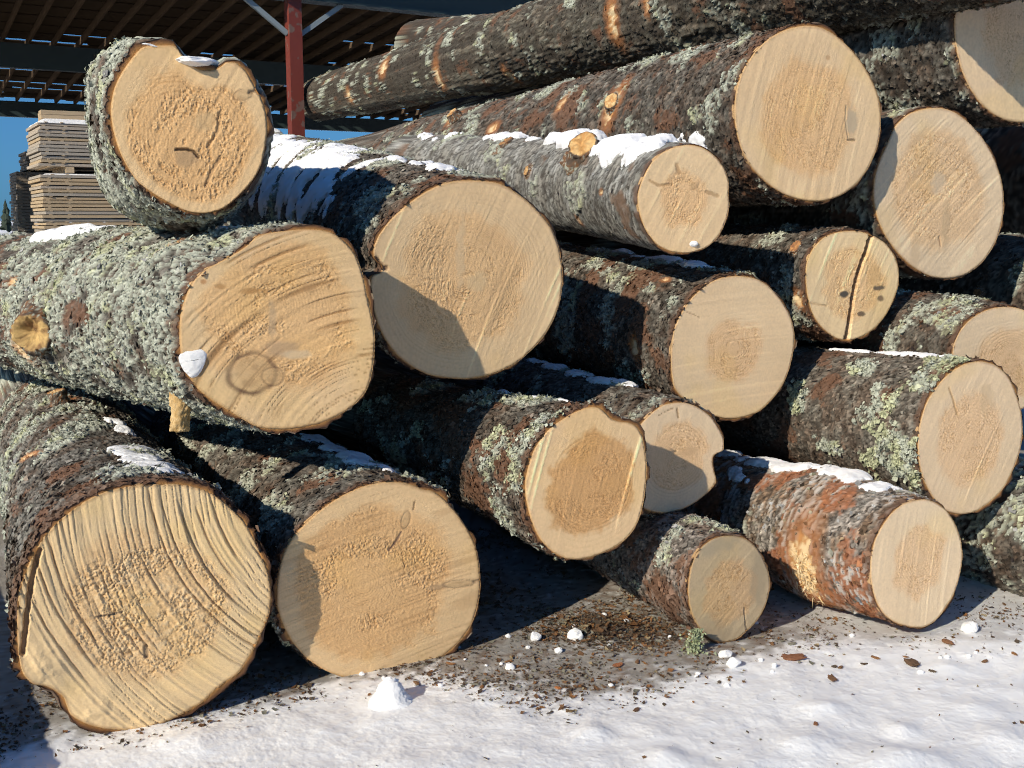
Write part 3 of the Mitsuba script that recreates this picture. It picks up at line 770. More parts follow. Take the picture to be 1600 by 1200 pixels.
log('D', 'round golden log at the front with two dark-edged knots', polyD, 3.10, seed=4, az=28, length=5.5, profile=flare(0.10, 0.7, 0.02),
    F=dict(ORANGE, pith=(568, 912), heart=0.76, rough=0.0028, fib='grain', saw=('line', 12), smooth=0.545, pithq=0.17, ringcol=0.12, streak=0.2, dstreak=0.35,
           marks=[('knot', 634, 812, 15, 8, 75, 0.75), ('line', [(648, 783), (646, 796)], 0.006, 0.001, (0.24, 0.13, 0.06), 0.8), ('line', [(627, 832), (620, 845), (608, 860)], 0.008, 0.002, (0.18, 0.10, 0.07), 0.8),
                  ('knot', 717, 912, 28, 6, 5, 0.8), ('line', [(740, 908), (752, 905)], 0.006, 0.002, (0.14, 0.09, 0.06), 0.8), ('stain', 680, 917, 22, 6, (0.36, 0.24, 0.14), 0.6)]),
    K=dict(scales=5000, lichen=0.550, flakes=4500, red=0.60, lumpy=0.015, show=2.4))
polyE = crop(560, 270, 3.636, [(560, 45), (700, 45), (800, 60), (880, 100), (960, 160), (1040, 240), (1100, 320), (1135, 410), (1155, 510), (1160, 620), (1145, 730), (1110, 830), (1060, 920), (990, 1000), (900, 1080), (800, 1130), (700, 1160), (600, 1172), (500, 1165), (400, 1150), (300, 1100), (210, 1030), (140, 930), (95, 820), (70, 700), (68, 610), (85, 580), (130, 570), (140, 530), (90, 490), (85, 430), (120, 350), (190, 260), (280, 180), (380, 110), (470, 65)])
log('E', 'big round log left of centre, smooth ringed face, snow along its back', polyE, 3.36, seed=5, el=6.5, az=24, length=4.5, profile=lambda d: 1 - 0.015 * d,
    F=dict(sap=(0.778, 0.562, 0.329), hea=(0.767, 0.512, 0.273), pith=(720, 440), heart=0.66, rough=0.0023, fib='ring', saw=('line', 68), smooth=0.60, ringamp=0.0011, ringcol=0.20, streak=1.5, pithq=0.06,
           marks=[('stain', 720, 395, 10, 60, (0.66, 0.50, 0.31), 0.5), ('stain', 745, 440, 22, 18, (0.67, 0.49, 0.28), 0.7), ('line', [(588, 405), (598, 417), (604, 420)], 0.016, 0.008, (0.15, 0.09, 0.06), 0.85)]),
    K=dict(scales=4500, lichen=0.530, flakes=3500, red=0.66, lumpy=0.015, show=2.2))
polyF = crop(810, 620, 4.4455, [(500, 70), (560, 75), (600, 110), (640, 155), (700, 175), (770, 180), (825, 210), (860, 280), (880, 380), (890, 480), (885, 600), (870, 720), (840, 840), (790, 940), (720, 1010), (640, 1060), (540, 1100), (430, 1130), (330, 1125), (240, 1080), (160, 1000), (110, 910), (75, 800), (50, 680), (50, 580), (75, 470), (110, 370), (160, 290), (230, 210), (320, 150), (410, 100)])
log('F', 'log with an amber heart and humped top edge, low in the middle', polyF, 2.755, seed=6, cut=(-0.16, 0), az=33, length=5, profile=flare(0.20, 0.55, 0.02), step=0.0032,
    F=dict(sap=(0.756, 0.534, 0.305), hea=(0.603, 0.356, 0.162), pith=(932, 752), heart=0.70, rough=0.0019, fib='ring', saw=('line', 74), smooth=0.66, ringamp=0.0006, ringcol=0.14, streak=1.9, pithq=0.03),
    K=dict(scales=4500, lichen=0.500, flakes=6500, red=0.54, lumpy=0.02, show=1.3, yellow=0.06))
polyG = crop(810, 620, 4.4455, [(930, 110), (1010, 55), (1100, 40), (1180, 45), (1260, 80), (1340, 140), (1390, 220), (1425, 290), (1425, 375), (1380, 390), (1350, 410), (1345, 460), (1360, 530), (1372, 560), (1370, 600), (1310, 670), (1220, 740), (1120, 790), (1000, 810), (900, 790), (820, 740), (770, 650), (745, 540), (750, 420), (790, 300), (850, 190)])
log('G', 'small pale log tucked behind the amber one, with a bite out of its right edge', polyG, 3.24, seed=7, length=4.0,
    F=dict(PALE, pith=(1060, 715), heart=0.62, rough=0.0017, fib='ring', saw=('line', 80), streak=0.4, ringcol=0.14, 
           marks=[('line', [(1028, 650), (1040, 643), (1052, 638)], 0.004, 0.002, (0.3, 0.18, 0.09), 0.8), ('line', [(1058, 640), (1060, 652)], 0.009, 0.002, (0.32, 0.19, 0.09), 0.8), ('stain', 1075, 706, 16, 8, (0.55, 0.36, 0.2), 0.5)]),
    K=dict(scales=2500, lichen=0.600, flakes=1500, red=0.66, grey=0.6))
polyH = crop(980, 210, 2.6087, [(450, 577), (520, 585), (580, 620), (630, 680), (665, 740), (680, 800), (680, 860), (665, 940), (640, 1010), (600, 1070), (540, 1130), (470, 1155), (400, 1160), (330, 1140), (270, 1110), (220, 1070), (190, 1030), (180, 960), (180, 880), (190, 800), (215, 740), (260, 670), (320, 615), (380, 585)])
log('H', 'pale ringed log in the middle, below the small smooth grey one', polyH, 3.42, seed=8, el=2.5, length=5,
    F=dict(sap=(0.801, 0.597, 0.373), hea=(0.777, 0.526, 0.300), pith=(1145, 545), heart=0.42, rough=0.0022, fib='ring', saw=('line', 4), streak=0.4, ringcol=0.10, ringamp=0.0005, smooth=0.60,
           marks=[('line', [(1073, 487), (1085, 492), (1093, 496)], 0.004, 0.001, (0.42, 0.28, 0.16), 0.8)]),
    K=dict(scales=4500, lichen=0.510, flakes=4500, red=0.56, lumpy=0.012, show=1.6, scars=[(992, 542, 0.025, 0.035, 60), (1040, 436, 0.012, 0.02, 0)]))
polyI = crop(980, 210, 2.6087, [(255, 42), (310, 55), (360, 90), (400, 145), (415, 200), (410, 240), (418, 290), (400, 360), (370, 420), (320, 465), (250, 485), (180, 480), (120, 450), (75, 390), (50, 320), (42, 250), (60, 190), (95, 120), (140, 75), (200, 50)])
log('I', 'slim log with smooth silver-grey bark, knots and a cap of snow', polyI, 3.50, seed=9, az=21, el=4.6, length=3.6, thick=0.006,
    F=dict(sap=(0.801, 0.585, 0.350), hea=(0.792, 0.527, 0.288), pith=(1068, 312), heart=0.52, rough=0.0026, fib='grain', saw=('line', 60), smooth=0.55, streak=0.4,
           marks=[('line', [(1057, 258), (1062, 270)], 0.014, 0.002, (0.42, 0.25, 0.12), 0.7), ('line', [(1016, 282), (1030, 290), (1050, 288)], 0.010, 0.002, (0.42, 0.25, 0.12), 0.7), ('line', [(1105, 300), (1122, 306)], 0.014, 0.002, (0.42, 0.26, 0.13), 0.7), ('stain', 1084, 290, 7, 6, (0.48, 0.31, 0.16), 0.5)]),
    K=dict(scales=150, base=(0.27, 0.27, 0.255), base2=(0.22, 0.21, 0.19), plate=(0.05, 0.010), amp=0.0010, lichen=0.66, flakes=500, red=0.70, grey=0.5, lumpy=0.008, show=3.2, lich_grad=0.035, calm=0.35, redcol=(0.17, 0.105, 0.07),
           scars=[(825, 268, 0.02, 0.022, 0), (940, 300, 0.008, 0.012, 0), (905, 345, 0.02, 0.012, 0)], bulges=[(915, 240, 0.07, 0.02), (790, 225, 0.07, 0.02)]))
polyJ = crop(1130, 20, 2.7277, [(340, 55), (410, 60), (470, 90), (530, 140), (590, 210), (630, 280), (660, 350), (672, 430), (670, 500), (655, 580), (620, 660), (570, 730), (500, 780), (420, 805), (340, 800), (260, 775), (190, 730), (120, 660), (80, 590), (55, 500), (48, 420), (55, 330), (85, 240), (140, 160), (200, 105), (270, 70)])
log('J', 'big oval log high on the right, clean face touching the long topmost log', polyJ, 3.62, dens=0.80, seed=10, step=0.0036, length=9.5,
    F=dict(sap=(0.801, 0.585, 0.354), hea=(0.784, 0.521, 0.281), pith=(1260, 188), heart=0.66, rough=0.0017, fib='ring', saw=('line', 75), streak=0.4, smooth=0.64, ringcol=0.12, pithq=0.05,
           marks=[('stain', 1330, 190, 11, 26, (0.52, 0.42, 0.29), 0.85), ('line', [(1322, 165), (1321, 190), (1325, 215)], 0.006, 0.002, (0.36, 0.26, 0.16), 0.7), ('line', [(1325, 219), (1336, 219)], 0.008, 0.003, (0.22, 0.15, 0.09), 0.8), ('stain', 1293, 90, 5, 4, (0.45, 0.26, 0.13), 0.6)]),
    K=dict(scales=8000, lichen=0.555, flakes=6000, red=0.56, lumpy=0.012, show=5.0, plate=(0.024, 0.04), scars=[(957, 165, 0.085, 0.045, 10), (878, 160, 0.05, 0.025, 0), (1010, 260, 0.02, 0.05, 0), (710, 183, 0.05, 0.05, 0), (770, 200, 0.03, 0.06, 0), (945, 100, 0.02, 0.02, 0)]))
polyK = crop(1130, 20, 2.7277, [(860, 408), (930, 405), (990, 425), (1050, 470), (1110, 540), (1150, 610), (1180, 690), (1195, 770), (1195, 850), (1180, 930), (1150, 1000), (1100, 1070), (1030, 1120), (950, 1135), (880, 1125), (800, 1080), (740, 1020), (690, 950), (655, 870), (640, 790), (645, 700), (670, 620), (700, 560), (725, 500), (740, 475), (790, 430)])
log('K', 'large cream-faced log near the right edge with fine slanting saw lines', polyK, 3.72, seed=11, dens=0.7, step=0.0045, length=6,
    F=dict(PALE, pith=(1462, 290), heart=0.70, rough=0.0018, fib=40, saw=('line', 42), streak=0.5, smooth=0.62, ringcol=0.09, sawamp=0.0009, pithq=0.10,
           marks=[('stain', 1466, 285, 14, 18, (0.62, 0.50, 0.36), 0.6), ('line', [(1468, 370), (1470, 384)], 0.009, 0.003, (0.38, 0.22, 0.12), 0.7), ('stain', 1478, 350, 8, 40, (0.55, 0.40, 0.24), 0.5), ('stain', 1430, 390, 10, 30, (0.58, 0.42, 0.25), 0.4)]),
    K=dict(scales=600, lichen=0.55, flakes=800, red=0.6))
polyL = crop(1240, 340, 2.5, [(250, 52), (310, 70), (360, 100), (395, 150), (410, 200), (410, 260), (390, 320), (360, 380), (320, 430), (270, 465), (210, 482), (160, 470), (110, 430), (75, 380), (55, 310), (48, 240), (50, 180), (75, 120), (120, 75), (180, 55)])
log('L', 'small log split from top to bottom by an open crack', polyL, 3.58, seed=12, length=5, step=0.0028,
    F=dict(sap=(0.825, 0.624, 0.373), hea=(0.801, 0.548, 0.300), pith=(1335, 440), heart=0.66, rough=0.0024, fib='ring', saw=('line', 66), streak=1.0, smooth=0.62, ringcol=0.13,
           marks=[('line', [(1362, 365), (1353, 395), (1344, 418), (1338, 440), (1333, 465), (1328, 500), (1322, 536)], 0.022, 0.035, (0.20, 0.16, 0.12), 0.85),
                  ('stain', 1319, 460, 10, 5, (0.10, 0.085, 0.07), 1.0), ('stain', 1374, 450, 10, 4, (0.10, 0.085, 0.07), 0.9), ('stain', 1376, 466, 6, 5, (0.2, 0.13, 0.08), 0.9), ('stain', 1345, 490, 8, 4, (0.14, 0.1, 0.07), 0.9), ('stain', 1366, 430, 14, 16, (0.60, 0.38, 0.17), 0.5),
                  ('line', [(1265, 473), (1280, 476), (1292, 478)], 0.008, 0.002, (0.42, 0.26, 0.12), 0.5)]),
    K=dict(scales=2500, lichen=0.560, flakes=1800, red=0.53, scars=[(1250, 470, 0.03, 0.03, 0), (1245, 388, 0.012, 0.012, 0)], bulges=[(1250, 388, 0.05, 0.012)]))
log('M', 'fine-ringed log face at the right edge, half hidden by the lichen-spotted log', ell(1566, 562, 76, 86, 8, seed=2), 3.23, seed=13, length=5,
    F=dict(PALE, pith=(1580, 570), heart=0.66, rough=0.0012, fib='ring', saw=('line', 10), streak=0.3, ringamp=0.0010, ringcol=0.2, smooth=0.7),
    K=dict(scales=2000, lichen=0.470, flakes=3500, red=0.55, yellow=0.05, flake_size=1.2))
polyN = crop(1240, 340, 2.5, [(730, 560), (790, 575), (840, 620), (870, 690), (890, 760), (895, 840), (885, 910), (860, 980), (820, 1060), (770, 1110), (710, 1150), (650, 1160), (590, 1145), (545, 1095), (510, 1030), (490, 960), (485, 880), (495, 800), (520, 720), (560, 660), (610, 605), (670, 570)])
log('N', 'oval log at the lower right with greenish lichen rosettes on brown bark', polyN, 2.88, seed=14, el=-1.2, length=5, profile=flare(0.08, 0.8, 0.01),
    F=dict(sap=(0.756, 0.575, 0.377), hea=(0.744, 0.519, 0.312), pith=(1515, 690), heart=0.64, rough=0.0015, fib='grain', saw=('line', 60), streak=0.5, smooth=0.62, ringcol=0.08,
           marks=[('line', [(1483, 606), (1490, 625), (1496, 648)], 0.009, 0.002, (0.45, 0.28, 0.13), 0.75), ('stain', 1540, 625, 16, 26, (0.55, 0.40, 0.24), 0.5)]),
    K=dict(scales=2500, base=(0.17, 0.15, 0.125), base2=(0.145, 0.11, 0.085), lichen=0.580, flakes=5500, red=0.60, yellow=0.14, flake_size=1.35, amp=0.003, show=1.5, plate=(0.02, 0.012), lich_grad=-0.25,
           lichen_at=[(1380, 640, 0.09, 0.22), (1400, 700, 0.10, 0.25), (1270, 690, 0.08, 0.2), (1360, 720, 0.06, 0.2), (1450, 600, 0.05, 0.12), (1285, 612, 0.03, 0.2)]))
polyO = crop(1060, 760, 2.963, [(1140, 58), (1190, 75), (1240, 110), (1280, 170), (1305, 240), (1315, 310), (1310, 370), (1295, 440), (1270, 510), (1230, 570), (1190, 625), (1130, 655), (1070, 650), (1000, 630), (950, 590), (920, 540), (900, 480), (890, 410), (892, 330), (910, 250), (940, 190), (990, 120), (1050, 75)])
log('O', 'rust-red barked log at the front right with a splintered wound in its side', polyO, 2.75, seed=15, el=-2.5, length=4, thick=0.008, profile=lambda d: 1 + 0.16 * np.exp(-((d - 0.42) / 0.22) ** 2) - 0.16 * 0.026 - 0.03 * d,
    F=dict(sap=(0.756, 0.585, 0.388), hea=(0.730, 0.513, 0.308), pith=(1437, 875), heart=0.58, rough=0.0014, fib='ring', saw=('line', 82), streak=0.5, ringcol=0.10, smooth=0.66),
    K=dict(scales=1500, base=(0.26, 0.18, 0.125), base2=(0.30, 0.27, 0.24), red=0.475, redcol=(0.31, 0.12, 0.055), plate=(0.03, 0.012), amp=0.002, lichen=0.720, flakes=0, pale=0.95, grey=0.5, lumpy=0.02, show=1.2,
           scars=[(1256, 885, 0.13, 0.058, 0)]))
polyP = crop(1060, 760, 2.963, [(255, 230), (310, 240), (360, 280), (390, 330), (415, 390), (425, 450), (410, 530), (380, 600), (330, 660), (270, 710), (210, 722), (150, 710), (100, 660), (65, 600), (50, 540), (45, 470), (55, 390), (75, 330), (110, 280), (160, 245), (210, 230)])
log('P', 'smallest log lying on the ground, with a weathered grey-brown face', polyP, 2.91, seed=16, length=4, thick=0.008,
    F=dict(sap=(0.457, 0.355, 0.225), hea=(0.498, 0.343, 0.196), pith=(1145, 925), heart=0.62, rough=0.0014, fib=40, saw=('line', 45), streak=0.5, ringcol=0.12, smooth=0.68, sawamp=0.0009,
           marks=[('stain', 1120, 850, 40, 20, (0.30, 0.26, 0.19), 0.5), ('stain', 1185, 900, 18, 50, (0.28, 0.23, 0.16), 0.55), ('stain', 1120, 990, 40, 22, (0.34, 0.27, 0.18), 0.5), ('line', [(1163, 950), (1165, 975), (1168, 990)], 0.005, 0.003, (0.14, 0.1, 0.07), 0.9)]),
    K=dict(scales=2500, base=(0.21, 0.185, 0.165), base2=(0.20, 0.15, 0.12), red=0.55, lichen=0.540, flakes=2600, plate=(0.014, 0.02), amp=0.0022, yellow=0.08, pale=0.3, show=1.6))
log('Q', 'log in the upper right corner, its face mostly in shade', ell(1597, 45, 106, 148, 0, seed=1), 3.75, seed=17, dens=0.75, step=0.0055, length=7,
    F=dict(PALE, pith=(1600, 40), heart=0.6, rough=0.0016, saw=('line', 88), streak=0.3),
    K=dict(scales=4500, lichen=0.520, flakes=3500, red=0.75, plate=(0.03, 0.05), amp=0.008, cw=1.4, show=2.0))
log('R', 'brown log at the right edge, only its bark seen below the cream-faced log', ell(1735, 478, 76, 92, 0, seed=4), 3.62, seed=18, dens=0.7, el=2.0, length=5,
    step=0.012, F=dict(PALE), K=dict(scales=1500, lichen=0.580, flakes=1800, red=0.58, lumpy=0.01, show=1.6))
log('S', 'lichen-covered log on the ground at the lower right, face out of view', ell(1740, 872, 88, 108, 0, seed=5), 2.62, seed=19, dens=0.75, length=5,
    step=0.012, F=dict(PALE), K=dict(scales=2000, lichen=0.42, flakes=5000, red=0.7, yellow=0.06, show=1.5, flake_size=1.2))
log('T', 'long furrowed log across the very top with torn orange scars', ell(1610, -130, 92, 122, 0, seed=6), 3.30, seed=20, az=25.0, el=1.7, length=10.6, dens=0.72,
    step=0.012, F=dict(PALE), profile=lambda d: 1 - 0.018 * d,
    K=dict(scales=14000, plate=(0.034, 0.10), amp=0.011, cw=1.6, lichen=0.655, flakes=4500, red=0.65, grey=0.3, show=12.0, lich_grad=0.012,
           scars=[(955, 30, 0.13, 0.05, 0), (683, 118, 0.12, 0.05, 10), (598, 105, 0.08, 0.08, 25), (797, 120, 0.07, 0.04, 0), (545, 150, 0.07, 0.06, 0), (1010, 8, 0.05, 0.02, 0)], base=(0.115, 0.105, 0.082), base2=(0.10, 0.082, 0.062)))
log('U', 'log peeping out above the long furrowed topmost one', ell(1400, 50, 68, 68, 0, seed=7), 5.09, seed=21, az=28.0, el=7.0, length=7.4, step=0.02, F=dict(PALE), dens=0.55,
    K=dict(scales=2500, lichen=0.560, flakes=1200, red=0.62, show=7.0))

log('W', 'low log lying left of the largest one, outside the picture', ell(-290, 1275, 115, 118, 0, seed=8), 2.70, seed=22, az=30, length=3.0, dens=0.35, step=0.02, F=dict(PALE), K=dict(lichen=0.6))

log('X', 'log beyond the right edge of the picture behind the cream-faced one', ell(1760, 262, 110, 138, 0, seed=9), 4.25, seed=23, length=6.0, dens=0.45, step=0.02, F=dict(PALE), K=dict(lichen=0.6, show=2.5))
log('Y', 'added unseen log wedged behind the lichen-crusted thick log, blocking light', ell(452, 575, 66, 68, 0, seed=10), 4.6, seed=24, length=4.0, dens=0.4, step=0.02, F=dict(PALE, sap=(0.371, 0.310, 0.228), hea=(0.350, 0.283, 0.195)), K=dict(lichen=0.6, show=1))  # unseen filler log, added to stop light leaking; face darkened to suit the gap
log('V', 'added unseen sun-blocking log behind the lichen-crusted thick log, under the heart-shaped one', ell(380, 475, 108, 110, 0, seed=12), 4.3, seed=26, length=4.5, dens=0.45, step=0.02, F=dict(PALE), K=dict(lichen=0.6, show=1.5))  # added out of sight to stop sun slipping between the big logs

# stubs and knots
B, I_, O_, J_, C_, L_, A_, E_, G_, H_, D_, F_, N_ = (LOGS[k] for k in 'BIOJCLAEGHDFN')
stub(B, 66, 514, 0.070, 0.080, 3, -0.9 * B.a, hollow=0.75, wobble=0.30, colr=((0.56, 0.38, 0.16), (0.26, 0.15, 0.07)), base=1.6, label='hollow broken branch stub with a dark rim, on the left flank')
stub(B, 280, 392, 0.040, 0.020, 4, colr=((0.55, 0.34, 0.15), (0.22, 0.13, 0.08)), base=1.6)
stub(B, 283, 622, 0.028, 0.10, 5, (0.4, -0.3, -2.6), wobble=0.45, colr=((0.66, 0.48, 0.24), (0.50, 0.31, 0.12)), base=1.15, label='pale split branch end pointing down', side=((0.62, 0.44, 0.22), (0.50, 0.32, 0.13)))
stub(I_, 914, 240, 0.060, 0.055, 6, -0.6 * I_.a, colr=((0.66, 0.44, 0.20), (0.52, 0.28, 0.10)), base=1.7, label='large sawn branch stub showing orange wood, amid the snow')
stub(I_, 790, 226, 0.046, 0.018, 7, colr=((0.45, 0.24, 0.10), (0.20, 0.11, 0.06)), base=1.7)
stub(I_, 826, 268, 0.022, 0.012, 8, colr=((0.62, 0.42, 0.2), (0.40, 0.20, 0.08)), base=1.7)
stub(J_, 958, 160, 0.040, 0.020, 9, -0.4 * J_.a, colr=((0.70, 0.50, 0.25), (0.55, 0.30, 0.12)), base=1.4)
stub(J_, 712, 184, 0.045, 0.045, 10, colr=((0.62, 0.42, 0.2), (0.45, 0.22, 0.09)), base=1.5)
stub(L_, 1246, 388, 0.030, 0.016, 11, colr=((0.52, 0.27, 0.11), (0.30, 0.14, 0.07)), base=1.7)
stub(A_, 186, 340, 0.034, 0.05, 12, colr=((0.36, 0.20, 0.10), (0.20, 0.11, 0.06)), base=1.3)
stub(C_, 95, 632, 0.035, 0.06, 13, colr=((0.66, 0.47, 0.25), (0.42, 0.21, 0.09)), base=1.3)
stub(LOGS['R'], 1530, 458, 0.026, 0.012, 14, colr=((0.45, 0.23, 0.10), (0.26, 0.13, 0.07)), base=1.6)


def slivers(L, px, py, du, dv, n, seed, name='splinters'):
    """Torn splinters of pale wood standing out of a wound."""
    hit = L.hit(px, py)
    rng = np.random.default_rng(seed)
    t_, s_ = hit
    Vs, Fs, Cs = [], [], []
    for k in range(n):
        t, d = t_ + rng.normal() * du / L.R, s_ + rng.normal() * dv
        t, d = np.array(t), np.array(d)
        P = L.point(t, d, L.radius(t, d) - 0.008)
        out = math.cos(t) * L.e1 + math.sin(t) * L.e2
        tang = np.cross(L.a, out)
        dr = out * rng.uniform(0.0, 0.28) + tang * rng.normal() * 0.7 + L.a * (rng.normal() * 0.6 - 0.2)
        dr /= np.linalg.norm(dr)
        w = np.cross(dr, rng.normal(size=3))
        w /= np.linalg.norm(w)
        w2 = np.cross(dr, w)
        ln, wd = rng.uniform(0.018, 0.048), rng.uniform(0.003, 0.007)
        b = len(Vs) * 4
        bend = out * ln * rng.uniform(-0.2, 0.3)
        Vs.append([P - w * wd, P + w * wd, P + w2 * wd * 0.6, P + dr * ln + bend])
        Fs += [[b, b + 1, b + 3], [b + 1, b + 2, b + 3], [b + 2, b, b + 3]]
        Cs += [lerp((0.80, 0.68, 0.46), (0.62, 0.42, 0.20), rng.uniform() ** 2)] * 4
    key = put(f'{L.key}__{name}', (np.array(Vs).reshape(-1, 3), np.array(Fs)), 'flake_material', False, np.array(Cs))
    labels[key] = {'label': 'pale torn wood fibres in the wound', 'kind': 'stuff'}


slivers(O_, 1255, 905, 0.040, 0.028, 220, 5)

# ------------------------------------------------------------------ snow on the logs
snow_on(E_, 'broad snow sheet over the back of the big round log behind the heart-shaped one', 0.45, 3.4, -100, 16, 0.012, 1, 0.64, 9, step=0.008)
snow_on(E_, 'thin snow ridge along the top edge of the big round log', 0.04, 0.9, -14, 20, 0.014, 2, 0.56, 12)
snow_on(I_, 'thick snow cap dripping over the slim grey log beside its sawn stub', 0.04, 0.60, -74, 30, 0.022, 3, 0.66, 12, step=0.0045, edge=0.3)
snow_on(I_, 'snow heap above the sawn stub on the slim grey log', 0.62, 1.15, -40, 30, 0.034, 4, 0.66, 11, step=0.0045, edge=0.3)
snow_on(I_, 'snow curled round the knot farther back on the slim grey log', 1.25, 2.1, -36, 25, 0.022, 5, 0.58, 10)
snow_on(I_, 'last thin snow streak far back on the slim grey log', 2.3, 3.5, -38, 20, 0.02, 6, 0.5, 9)
snow_on(O_, 'long snow ridge on top of the rust-red log', 0.02, 1.35, -24, 26, 0.013, 7, 0.66, 12, step=0.005, edge=0.3)
snow_on(O_, 'small ragged snow fringe on the flank of the rust-red log', 0.62, 0.95, -50, -20, 0.012, 8, 0.55, 14, step=0.005)
snow_on(C_, 'ragged snow patch on top of the largest log near its cut', 0.10, 0.85, -8, 34, 0.007, 9, 0.60, 13, step=0.005, dirt=0.2)
snow_on(C_, 'snow crumbs caught between the largest log and the lichen-crusted one', 0.9, 1.9, 0, 34, 0.022, 10, 0.46, 9, loose=True, name='snow_crumbs')
snow_on(B, 'snow patch on the lichen-crusted log at the far left', 1.05, 1.9, -34, 20, 0.02, 11, 0.58, 7, step=0.007)
snow_on(B, 'thin snow at the top edge of the lichen-crusted log near its face', 0.05, 0.42, -4, 24, 0.016, 12, 0.5, 12)
snow_on(D_, 'snow strip on top of the round golden log', 0.03, 1.1, -4, 34, 0.014, 13, 0.60, 10)
snow_on(F_, 'narrow snow line along the humped top edge of the amber-hearted log', 0.015, 0.7, 2, 42, 0.014, 14, 0.58, 13, step=0.005)
snow_on(G_, 'snow on the back of the small pale tucked-in log', 0.12, 1.5, -22, 24, 0.016, 15, 0.56, 9)
snow_on(H_, 'shaded snow on top of the pale ringed log', 0.08, 1.3, -14, 24, 0.016, 16, 0.56, 8)
snow_on(N_, 'thin snow edge along the top of the rosette-spotted log', 0.01, 0.9, -7, 40, 0.010, 17, 0.60, 12)
snow_on(J_, 'dab of snow on the big oval log right of the slim grey one', 0.15, 0.5, -120, -96, 0.012, 18, 0.55, 14)


def snow_lump(px, py, w, label, seed, group=None, depth=None, squash=(1, 0.8, 0.7), z=0.0, rough=0.4, facet=0.0, name='snow_lump', at=None, cat='snow', push=0.0):
    """A lump of snow w pixels wide where the photograph shows it: on the ground, or at a given place."""
    P = ground_at(px, py) if at is None else at
    t = np.linalg.norm(P - CAM)
    R = w / 2 / FPX * t
    v, f = lump(R, seed, squash, rough, 4 if w > 40 else 3 if w > 11 else 2, facet)
    if at is None:
        v[:, 2] -= v[:, 2].min() * 0.72
        P = P + np.array([0, 0, float(ground_z(np.array(P[0]), np.array(P[1])))])
    key = put(name, (v + P, f), 'snow_material', True, np.full((len(v), 3), 0.88))
    tag(key, label, cat, group)


# snow lodged on the sawn faces and in the notch of the heart-shaped log
def face_point(L, px, py, out=0.0):
    return L.on_plane(np.array([px, py], float)) - L.a * out


hv, hf_ = lump(1.0, 31, (1, 1, 1), 0.12, 4)
P = face_point(B, 302, 566)
R = 22 / FPX * np.linalg.norm(P - CAM)
hx, hy = hv[:, 0] * (0.80 + 0.28 * hv[:, 1]), hv[:, 1] * 1.05 - 0.28 * (1 - np.abs(hv[:, 0])) * (hv[:, 1] > 0.2) + 0.12 * hv[:, 0]
hw = R * (hx[:, None] * B.e1 + hy[:, None] * B.e2 + (B.cut[0] * hx + B.cut[1] * hy)[:, None] * B.a - 0.24 * hv[:, 2:] * B.a)
put('snow_dab', (P + hw, hf_), 'snow_material', True, np.full((len(hv), 3), 0.86))
tag('snow_dab', 'heart-shaped dab of snow stuck to the face of the lichen-crusted log', 'snow')
snow_lump(0, 0, 14, 'tiny dab of snow low on the face of the slim grey log', 32, at=face_point(I_, 1083, 381), squash=(1, 0.4, 0.6), name='snow_dab')
snow_lump(0, 0, 66, 'snow lying in the notch of the heart-shaped log', 33, at=face_point(A_, 318, 98, -0.10), squash=(0.95, 2.2, 0.30), rough=0.25, name='snow_dab')
snow_lump(0, 0, 50, 'snow on the flat top edge of the heart-shaped log', 34, at=face_point(A_, 250, 72, -0.09), squash=(0.95, 1.9, 0.28), rough=0.25, name='snow_dab')

# ------------------------------------------------------------------ bits on the ground
v, f = lump(1.0, 41, (1, 1, 1), 0.30, 4)
P = ground_at(612, 1098)
R = 28 / FPX * np.linalg.norm(P - CAM)
zz = (v[:, 2] - v[:, 2].min()) / np.ptp(v[:, 2])
dirs = v[:, :2] / (np.linalg.norm(v[:, :2], axis=1, keepdims=True) + 1e-9)
prof = (1.15 * (1 - zz) ** 0.75 + 0.10) * np.minimum(np.linalg.norm(v[:, :2], axis=1) / 0.25, 1) * (zz > 0.02)
v = np.stack([dirs[:, 0] * prof - 0.12 * zz, dirs[:, 1] * prof * 0.9, zz * 1.6 - 0.14], -1)
v += (0.34 * (fbm(v * 1.9, 3, 4) - 0.5) + 0.16 * (fbm(v * 6 + 9, 2, 5) - 0.5))[:, None] * [1.2, 1, 0.7]
v[:, 0] += 0.25 * np.maximum(0, 0.5 - zz) * np.sign(dirs[:, 0]) * noise(v * 2.2, 8)
put('snow_cone', (v * R + P, f), 'snow_material', True, np.full((len(v), 3), 0.88))
tag('snow_cone', 'peaked white snow lump standing in front of the round golden log', 'snow')
for i, (px, py, w, lab) in enumerate([(797, 1045, 17, 'small round snow chunk on the dirty ground right of the golden log'), (899, 999, 25, 'flat angular snow chunk on the bark litter'), (836, 1001, 20, 'elongated snow chunk at the edge of the shadow'),
                                      (873, 1019, 13, 'little snow chunk in the middle of the bark litter'), (1134, 1029, 20, 'upper of two snow chunks beside the smallest log'), (1147, 1046, 22, 'lower of two snow chunks beside the smallest log'),
                                      (1515, 988, 24, 'snow chunk beside the shadow of the rust-red log')]):
    snow_lump(px, py, w, lab, 50 + i, facet=0.6, name='snow_chunk', squash=(1, 0.8, 0.75), cat='snow chunk')
rng = np.random.default_rng(7)
for i in range(34):
    px, py = rng.uniform(560, 1600), 0
    py = rng.uniform(965, 1075) if px < 1200 else rng.uniform(985, 1055)
    snow_lump(px, py, rng.uniform(5, 11), 'small snow crumb scattered over the bark litter', 70 + i, 'snow crumbs on the litter', facet=0.6, name='snow_crumb', squash=(1, 0.8, 0.7), cat='snow crumb')

